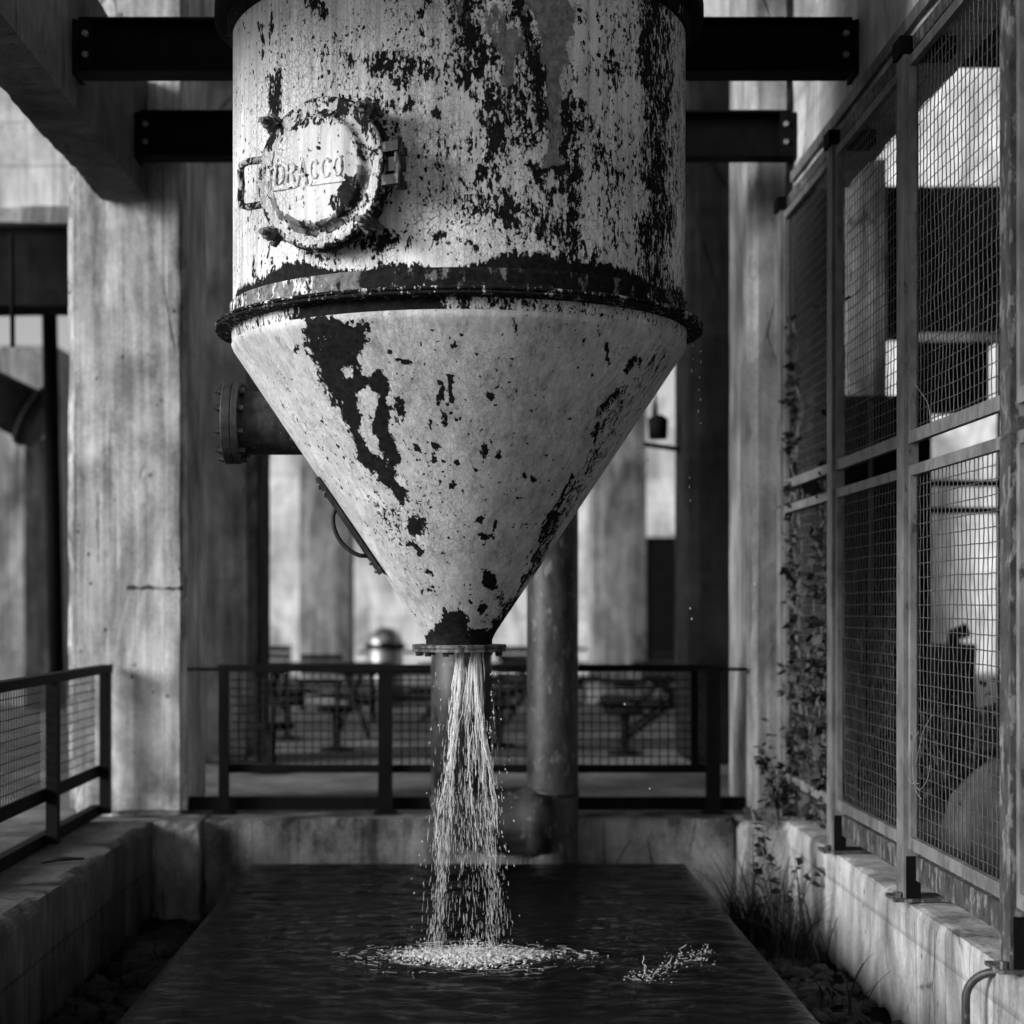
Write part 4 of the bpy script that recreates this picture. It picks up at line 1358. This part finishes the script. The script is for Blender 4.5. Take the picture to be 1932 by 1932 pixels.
def bench(x, y, w, h, label):
    r = empty('slatted_bench', (x, y, Z1), label, 'bench', 'slatted benches by the far wall')
    MB().box(x - w / 2, x + w / 2, y - .25, y + .2, .40 + Z1, .45 + Z1).build('seat', M['black'], r)
    b = MB()
    for k in range(3):
        b.box(x - w / 2, x + w / 2, y + .2, y + .24, Z1 + .52 + k * (h - .52) / 3, Z1 + .52 + (k + .82) * (h - .52) / 3)
    b.build('backrest', M['black'], r)
    for s in (-1, 1):
        MB().box(x + s * (w / 2 - .06) - .03, x + s * (w / 2 - .06) + .03, y - .2, y + .199, Z1, Z1 + .40).build('leg', M['black'], r)
bench(-3.15, 28.0, .62, .88, 'dark slatted bench back left of the far column')
bench(-2.1, 25.0, .62, .82, 'dark slatted bench in front of the far left column')
bench(.78, 27.5, .6, .88, 'dark slatted bench back beside the funnel mouth')

# wall lamp on the dark right column
lm = empty('wall_lamp', (1.84, 16.9, E + 1.6), 'dark lantern on a bracket arm beside the dark right column', 'lamp')
MB().tube([(2.07, 16.9, E + 1.53), (1.72, 16.9, E + 1.58)], .025, 8).build('bracket_arm', M['black'], lm)
MB().lathe([(0, 1.63), (.09, 1.63), (.10, 1.82), (.05, 1.86), (0, 1.86)], 20, Matrix.Translation((1.86, 16.9, E)), True).build('lamp_body', M['black'], lm)
MB().tube([(1.83, 16.9, E + 1.86), (1.82, 16.9, E + 2.1), (1.9, 16.9, E + 2.2)], [.035, .022, .02], 10).build('conduit', M['tin'], lm)

# things behind the mesh fence
cab = empty('steel_cabinet', (3.4, 14.5, Z1), 'dark steel cabinet wall behind the second fence panel', 'cabinet')
MB().box(2.72, 3.82, 14.4, 14.9, Z1, E + 1.75).build('cabinet_body', M['black'], cab)
MB().box(3.33, 3.35, 14.37, 14.399, Z1 + .3, E + 1.7).build('door_edge', M['post'], cab)
gt = empty('barred_gate', (4.6, 15.5, Z1), 'dark steel frame with two crossbars before the bright opening', 'gate')
MB().box(4.08, 4.14, 15.5, 15.56, Z1, E + 3.5).build('upright', M['black'], gt)
MB().box(4.74, 4.81, 15.5, 15.56, Z1, E + 2.5).build('upright', M['black'], gt)
for h in (1.10, .86):
    MB().box(4.14, 4.74, 15.5, 15.54, E + h - .03, E + h + .03).build('crossbar', M['black'], gt)
mc = empty('pump_unit', (4.4, 15, Z1), 'dark boxy pump unit low behind the near fence panel', 'pump')
MB().box(4.02, 4.36, 14.9, 15.4, Z1, E - .32).build('pump_body', M['rust'], mc)
MB().tube([(4.2, 15.0, E - .32), (4.2, 15.0, E - .24), (4.32, 15.0, E - .2)], .06, 12).build('pump_outlet', M['rust'], mc)
mc = empty('switch_box', (4.3, 15.2, E + 1.9), 'dark box high behind the near fence panel under a pale strip', 'box')
MB().box(3.86, 4.5, 15.0, 15.4, E + 1.7, E + 2.28).build('box_body', M['black'], mc)
MB().box(3.86, 4.6, 14.98, 15.42, E + 2.285, E + 2.36).build('box_lid', M['far'], mc)
bl = MB().blob((3.02, 9.75, .90), .36, .36, .38, 3, .18, 3)
tag(bl.build('boulder', M['stone'], org=(3.02, 9.75, .66)), 'pale rounded boulder behind the near mesh panel', 'boulder')

# ================================================================== PLANTS
def leafq(mb, p, d, size, w=.45):
    d = Vector(d).normalized()
    up = Vector((random.gauss(0, .5), random.gauss(0, .5), 1))
    s = d.cross(up).normalized() * size * w
    p = Vector(p)
    bend = Vector((0, 0, -.15 * size))
    mb.add([p, p + d * size * .45 + s, p + d * size + bend, p + d * size * .45 - s, p + d * size * .5 + Vector((0, 0, .04 * size))],
           [(0, 1, 4), (1, 2, 4), (2, 3, 4), (3, 0, 4)])

def blade(mb, base, d, L, w, curve):
    base = Vector(base)
    pts = []
    h = Vector((d[0], d[1], 0))
    for k in range(7):
        t_ = k / 6
        pts.append(base + Vector((0, 0, 1)) * L * (t_ - curve * t_ * t_ * .5) + h * L * t_ * t_ * (.35 + curve * .5))
    s = Vector((-d[1], d[0], 0)).normalized()
    if s.length < .1: s = Vector((1, 0, 0))
    vs, fs = [], []
    for k, p in enumerate(pts):
        ww = w * (1 - (k / 6) ** 1.5) + .0006
        vs += [p - s * ww, p + s * ww]
    for k in range(6):
        fs.append((2 * k, 2 * k + 1, 2 * k + 3, 2 * k + 2))
    mb.add(vs, fs, True)

def tuft(x, y, z, n, L, label, spread=.12, name='grass_clump', mat='grass', w=.008):
    mb = MB()
    for i in range(n):
        a0 = random.uniform(0, 6.28)
        blade(mb, (x + random.gauss(0, spread * .4), y + random.gauss(0, spread * .4), z), (math.cos(a0), math.sin(a0)), L * random.uniform(.5, 1.1), w * random.uniform(.6, 1.2), random.uniform(.1, 1.1))
    return tag(mb.build(name, M[mat], org=(x, y, z)), label, 'plant')
tuft(1.78, 10.9, 0, 95, .78, 'large spiky grass clump at the right pool corner', .22)
tuft(1.97, 10.45, 0, 70, .72, 'spiky grass clump against the right wall nearer the viewer', .18)
tuft(1.99, 8.95, .02, 9, .50, 'thin upright reeds growing from the stones by the right wall', .05, 'reed', w=.005)
tuft(1.93, 9.3, .02, 14, .25, 'small sparse grass tuft among the right stones', .09)

def leafy(x, y, z, h, n, label, rad=.2, size=.06, stems=5):
    r = empty('leafy_plant', (x, y, z), label, 'plant')
    st, lv = MB(), MB()
    for i in range(stems):
        a0 = random.uniform(0, 6.28)
        tip = Vector((x + rad * math.cos(a0), y + rad * math.sin(a0), z + h * random.uniform(.6, 1)))
        mid = Vector((x, y, z)).lerp(tip, .5) + Vector((random.gauss(0, .03), random.gauss(0, .03), .05))
        st.tube([(x, y, z), mid, tip], [.007, .005, .002], 5)
        for j in range(n // stems):
            t_ = random.uniform(.2, 1)
            p = (Vector((x, y, z)).lerp(mid, t_ * 2) if t_ < .5 else mid.lerp(tip, t_ * 2 - 1))
            leafq(lv, p, (random.gauss(0, 1), random.gauss(0, 1), random.gauss(0, .5)), size * random.uniform(.6, 1.3))
    st.build('stem', M['leaf_l'], r)
    lv.build('leaves', M['leaf'], r)
leafy(1.95, 10.75, 0, .95, 90, 'leafy dark plant rising from the spiky grass by the right wall', .22, .075, 7)
leafy(2.1, 11.7, .68, .75, 120, 'leafy plant at the foot of the fence end post', .16, .06, 6)

vn = empty('climbing_vine', (2.2, 11.8, .68), 'dark leafy vine climbing the far panels of the mesh fence', 'vine')
st, lv = MB(), MB()
for i in range(17):
    y = random.uniform(10.6, 12.0)
    z = .75
    pts = []
    top = random.choice((random.uniform(1.3, 2.6), random.uniform(2.4, 4.2)))
    while z < top:
        pts.append((FX + .07 + random.gauss(0, .015), y, z))
        z += .09
        y += random.gauss(0, .03)
        y = min(max(y, 10.65), 12.05)
        for j in range(5):
            if random.random() < .8:
                leafq(lv, (FX + .07 + random.gauss(0, .04), y + random.gauss(0, .06), z + random.gauss(0, .05)), (random.gauss(0, 1), random.gauss(0, 1), random.gauss(0, .6)), random.uniform(.035, .085), .55)
    st.tube(pts, .004, 5)
st.build('stem', M['leaf_l'], vn)
lv.build('leaves', M['leaf'], vn)

def bush(x, y, z, rx, rz, n, label, size=.07):
    r = empty('bush', (x, y, z), label, 'bush')
    st, lv = MB(), MB()
    for i in range(14):
        a0 = random.uniform(0, 6.28)
        tip = Vector((x + rx * .8 * math.cos(a0), y + rx * .8 * math.sin(a0), z + rz * random.uniform(.5, 1.7)))
        st.tube([(x, y, z), tuple(Vector((x, y, z + rz * .3)).lerp(tip, .5)), tip], [.012, .008, .002], 5)
        for j in range(n // 14):
            p = Vector((x, y, z + .1)).lerp(tip, random.uniform(.25, 1.05)) + Vector((random.gauss(0, .09), random.gauss(0, .09), random.gauss(0, .08)))
            leafq(lv, p, (random.gauss(0, 1), random.gauss(0, 1), random.gauss(0, .6)), size * random.uniform(.5, 1.3))
    st.build('stem', M['leaf_l'], r)
    lv.build('leaves', M['leaf'], r)
bush(3.35, 11.6, Z1, .42, .5, 1300, 'loose bush behind the near fence panel above the boulder')
bush(4.5, 13.6, Z1, .5, .55, 1300, 'bush farther back under the bright opening behind the fence')
bush(2.85, 12.9, Z1, .4, .9, 1300, 'tall dark bush behind the far fence panels')
bush(-11.5, 31, Z1, .9, 1.2, 900, 'distant bush at the far left edge', .14)

# dry tendrils hanging on the near fence
tn = empty('dry_tendril', (FX - .01, 8.7, 2.0), 'pale dry tendrils looped on the near mesh panel', 'tendril')
def tendril(pts0):
    mb = MB()
    P = [Vector(p) for p in pts0]
    out = []
    for i in range(len(P) - 1):
        for k in range(6):
            t_ = k / 6
            p0, p1, p2, p3 = P[max(i - 1, 0)], P[i], P[i + 1], P[min(i + 2, len(P) - 1)]
            out.append(.5 * ((2 * p1) + (p2 - p0) * t_ + (2 * p0 - 5 * p1 + 4 * p2 - p3) * t_ ** 2 + (3 * p1 - p0 - 3 * p2 + p3) * t_ ** 3))
    mb.tube(out, .0022, 5)
    mb.build('stem', M['leaf_l'], tn)
def fp(px, py, off=-.015):
    d_ = (FX + off) * F / (px - CX)
    return (FX + off, d_, E + (CY - py) / F * d_)
tendril([fp(1758, 1350), fp(1742, 1380), fp(1735, 1410), fp(1728, 1440), fp(1724, 1470), fp(1735, 1490), fp(1750, 1470), fp(1755, 1440)])
tendril([fp(1733, 1380), fp(1724, 1410), fp(1722, 1450), fp(1728, 1490), fp(1740, 1510)])
tendril([fp(1694, 670), fp(1710, 700), fp(1730, 730), fp(1750, 760), fp(1756, 790), fp(1765, 815)])
tendril([fp(1711, 1450), fp(1713, 1470), fp(1722, 1478), fp(1735, 1478)])
tendril([fp(1900, 690), fp(1890, 760), fp(1903, 790), fp(1905, 810), fp(1885, 830)])

# ================================================================== STONES
def rubble(name, label, pts, mat):
    mb = MB()
    for i, (x, y, s) in enumerate(pts):
        mb.blob((x, y, s * .3), s * random.uniform(.8, 1.4), s * random.uniform(.7, 1.2), s * random.uniform(.45, .8), 2, .55, i * 1.3, random.uniform(0, 3))
    mb.sm = [False] * len(mb.sm)
    return tag(mb.build(name, M[mat]), label, 'stones', kind='stuff')
rubble('rubble', 'dark wet stones between the pool and the left wall', [(random.uniform(-2.12, -1.47), random.uniform(6.6, 11.6), random.uniform(.02, .085)) for _ in range(420)], 'stone_d')
rubble('rubble', 'dark wet stones between the pool and the right wall', [(random.uniform(1.5, 2.18), random.uniform(6.6, 11.6), random.uniform(.015, .07)) for _ in range(420)], 'stone')
def stone(x, y, s, label, mat='stone_l', sd=0, z=0.0):
    mb = MB().blob((x, y, z + s * .45), s * 1.2, s, s * .6, 3, .6, sd, sd)
    tag(mb.build('stone', M[mat], org=(x, y, z)), label, 'stone')
stone(-1.72, 8.6, .075, 'pale stone lying among dark rubble left of the pool', sd=1)
stone(-1.93, 8.35, .09, 'grey stone near the left wall among rubble', 'stone', sd=2)
stone(1.83, 8.15, .10, 'largest pale flat stone at the foot of the right wall', sd=3)
stone(1.72, 8.35, .085, 'pale stone between the pool edge and the reeds', sd=4)
stone(2.02, 8.0, .11, 'dark angular stone leaning on the right wall', 'stone', sd=5)
stone(2.1, 7.75, .12, 'dark big stone in the lower right corner by the bent pipe', 'stone', sd=6)

# twig / chip on left wall top
tag(MB().tube([(-2.42, 9.9, .70), (-2.33, 9.98, .705), (-2.2, 10.02, .70)], [.012, .015, .008], 6).build('stick', M['leaf']), 'short dark stick lying on top of the left wall', 'stick')

# ================================================================== CAMERA, LIGHT, SKY
cam = bpy.data.cameras.new('camera')
co_ = bpy.data.objects.new('camera', cam)
col.objects.link(co_)
co_.location = (0, 0, E)
co_.rotation_euler = (R(90), 0, 0)
cam.sensor_width = 36
cam.lens = 36 * F / 1932
cam.shift_x = (966 - CX) / 1932
cam.shift_y = (CY - 966) / 1932
cam.clip_start = .1
cam.clip_end = 1000
cam.dof.use_dof = True
cam.dof.focus_distance = 8.1
cam.dof.aperture_fstop = 1.25
cam.dof.aperture_blades = 0
sc.camera = co_

sd = Vector((-.86, -.40, .27)).normalized()     # towards the sun
el = math.asin(sd.z)
rot = math.atan2(sd.x, sd.y)
w = bpy.data.worlds.new('World')
sc.world = w
w.use_nodes = True
nt = w.node_tree
bg = nt.nodes['Background']
sky = nt.nodes.new('ShaderNodeTexSky')
sky.sky_type = 'NISHITA'
sky.sun_disc = False
sky.sun_elevation = el
sky.sun_rotation = rot
bw = nt.nodes.new('ShaderNodeRGBToBW')     # black and white photograph
nt.links.new(sky.outputs[0], bw.inputs[0])
nt.links.new(bw.outputs[0], bg.inputs[0])
bg.inputs[1].default_value = .062
sl = bpy.data.lights.new('sun', 'SUN')
sl.energy = 1.8
sl.angle = R(22)
so = bpy.data.objects.new('sun', sl)
col.objects.link(so)
so.rotation_euler = sd.to_track_quat('Z', 'Y').to_euler()
so.location = (-10, -5, 10)

sc.view_settings.view_transform = 'Standard'
sc.view_settings.look = 'None'
sc.view_settings.gamma = 1
sc.view_settings.exposure = 1.22
sc.render.engine = 'CYCLES'
sc.cycles.use_denoising = True
sc.cycles.adaptive_threshold = .03
sc.cycles.max_bounces = 6
sc.cycles.diffuse_bounces = 3
sc.cycles.glossy_bounces = 3
sc.cycles.transmission_bounces = 4
sc.cycles.sample_clamp_indirect = 4
for o in bpy.data.objects:
    if '_o' in o:
        del o['_o']
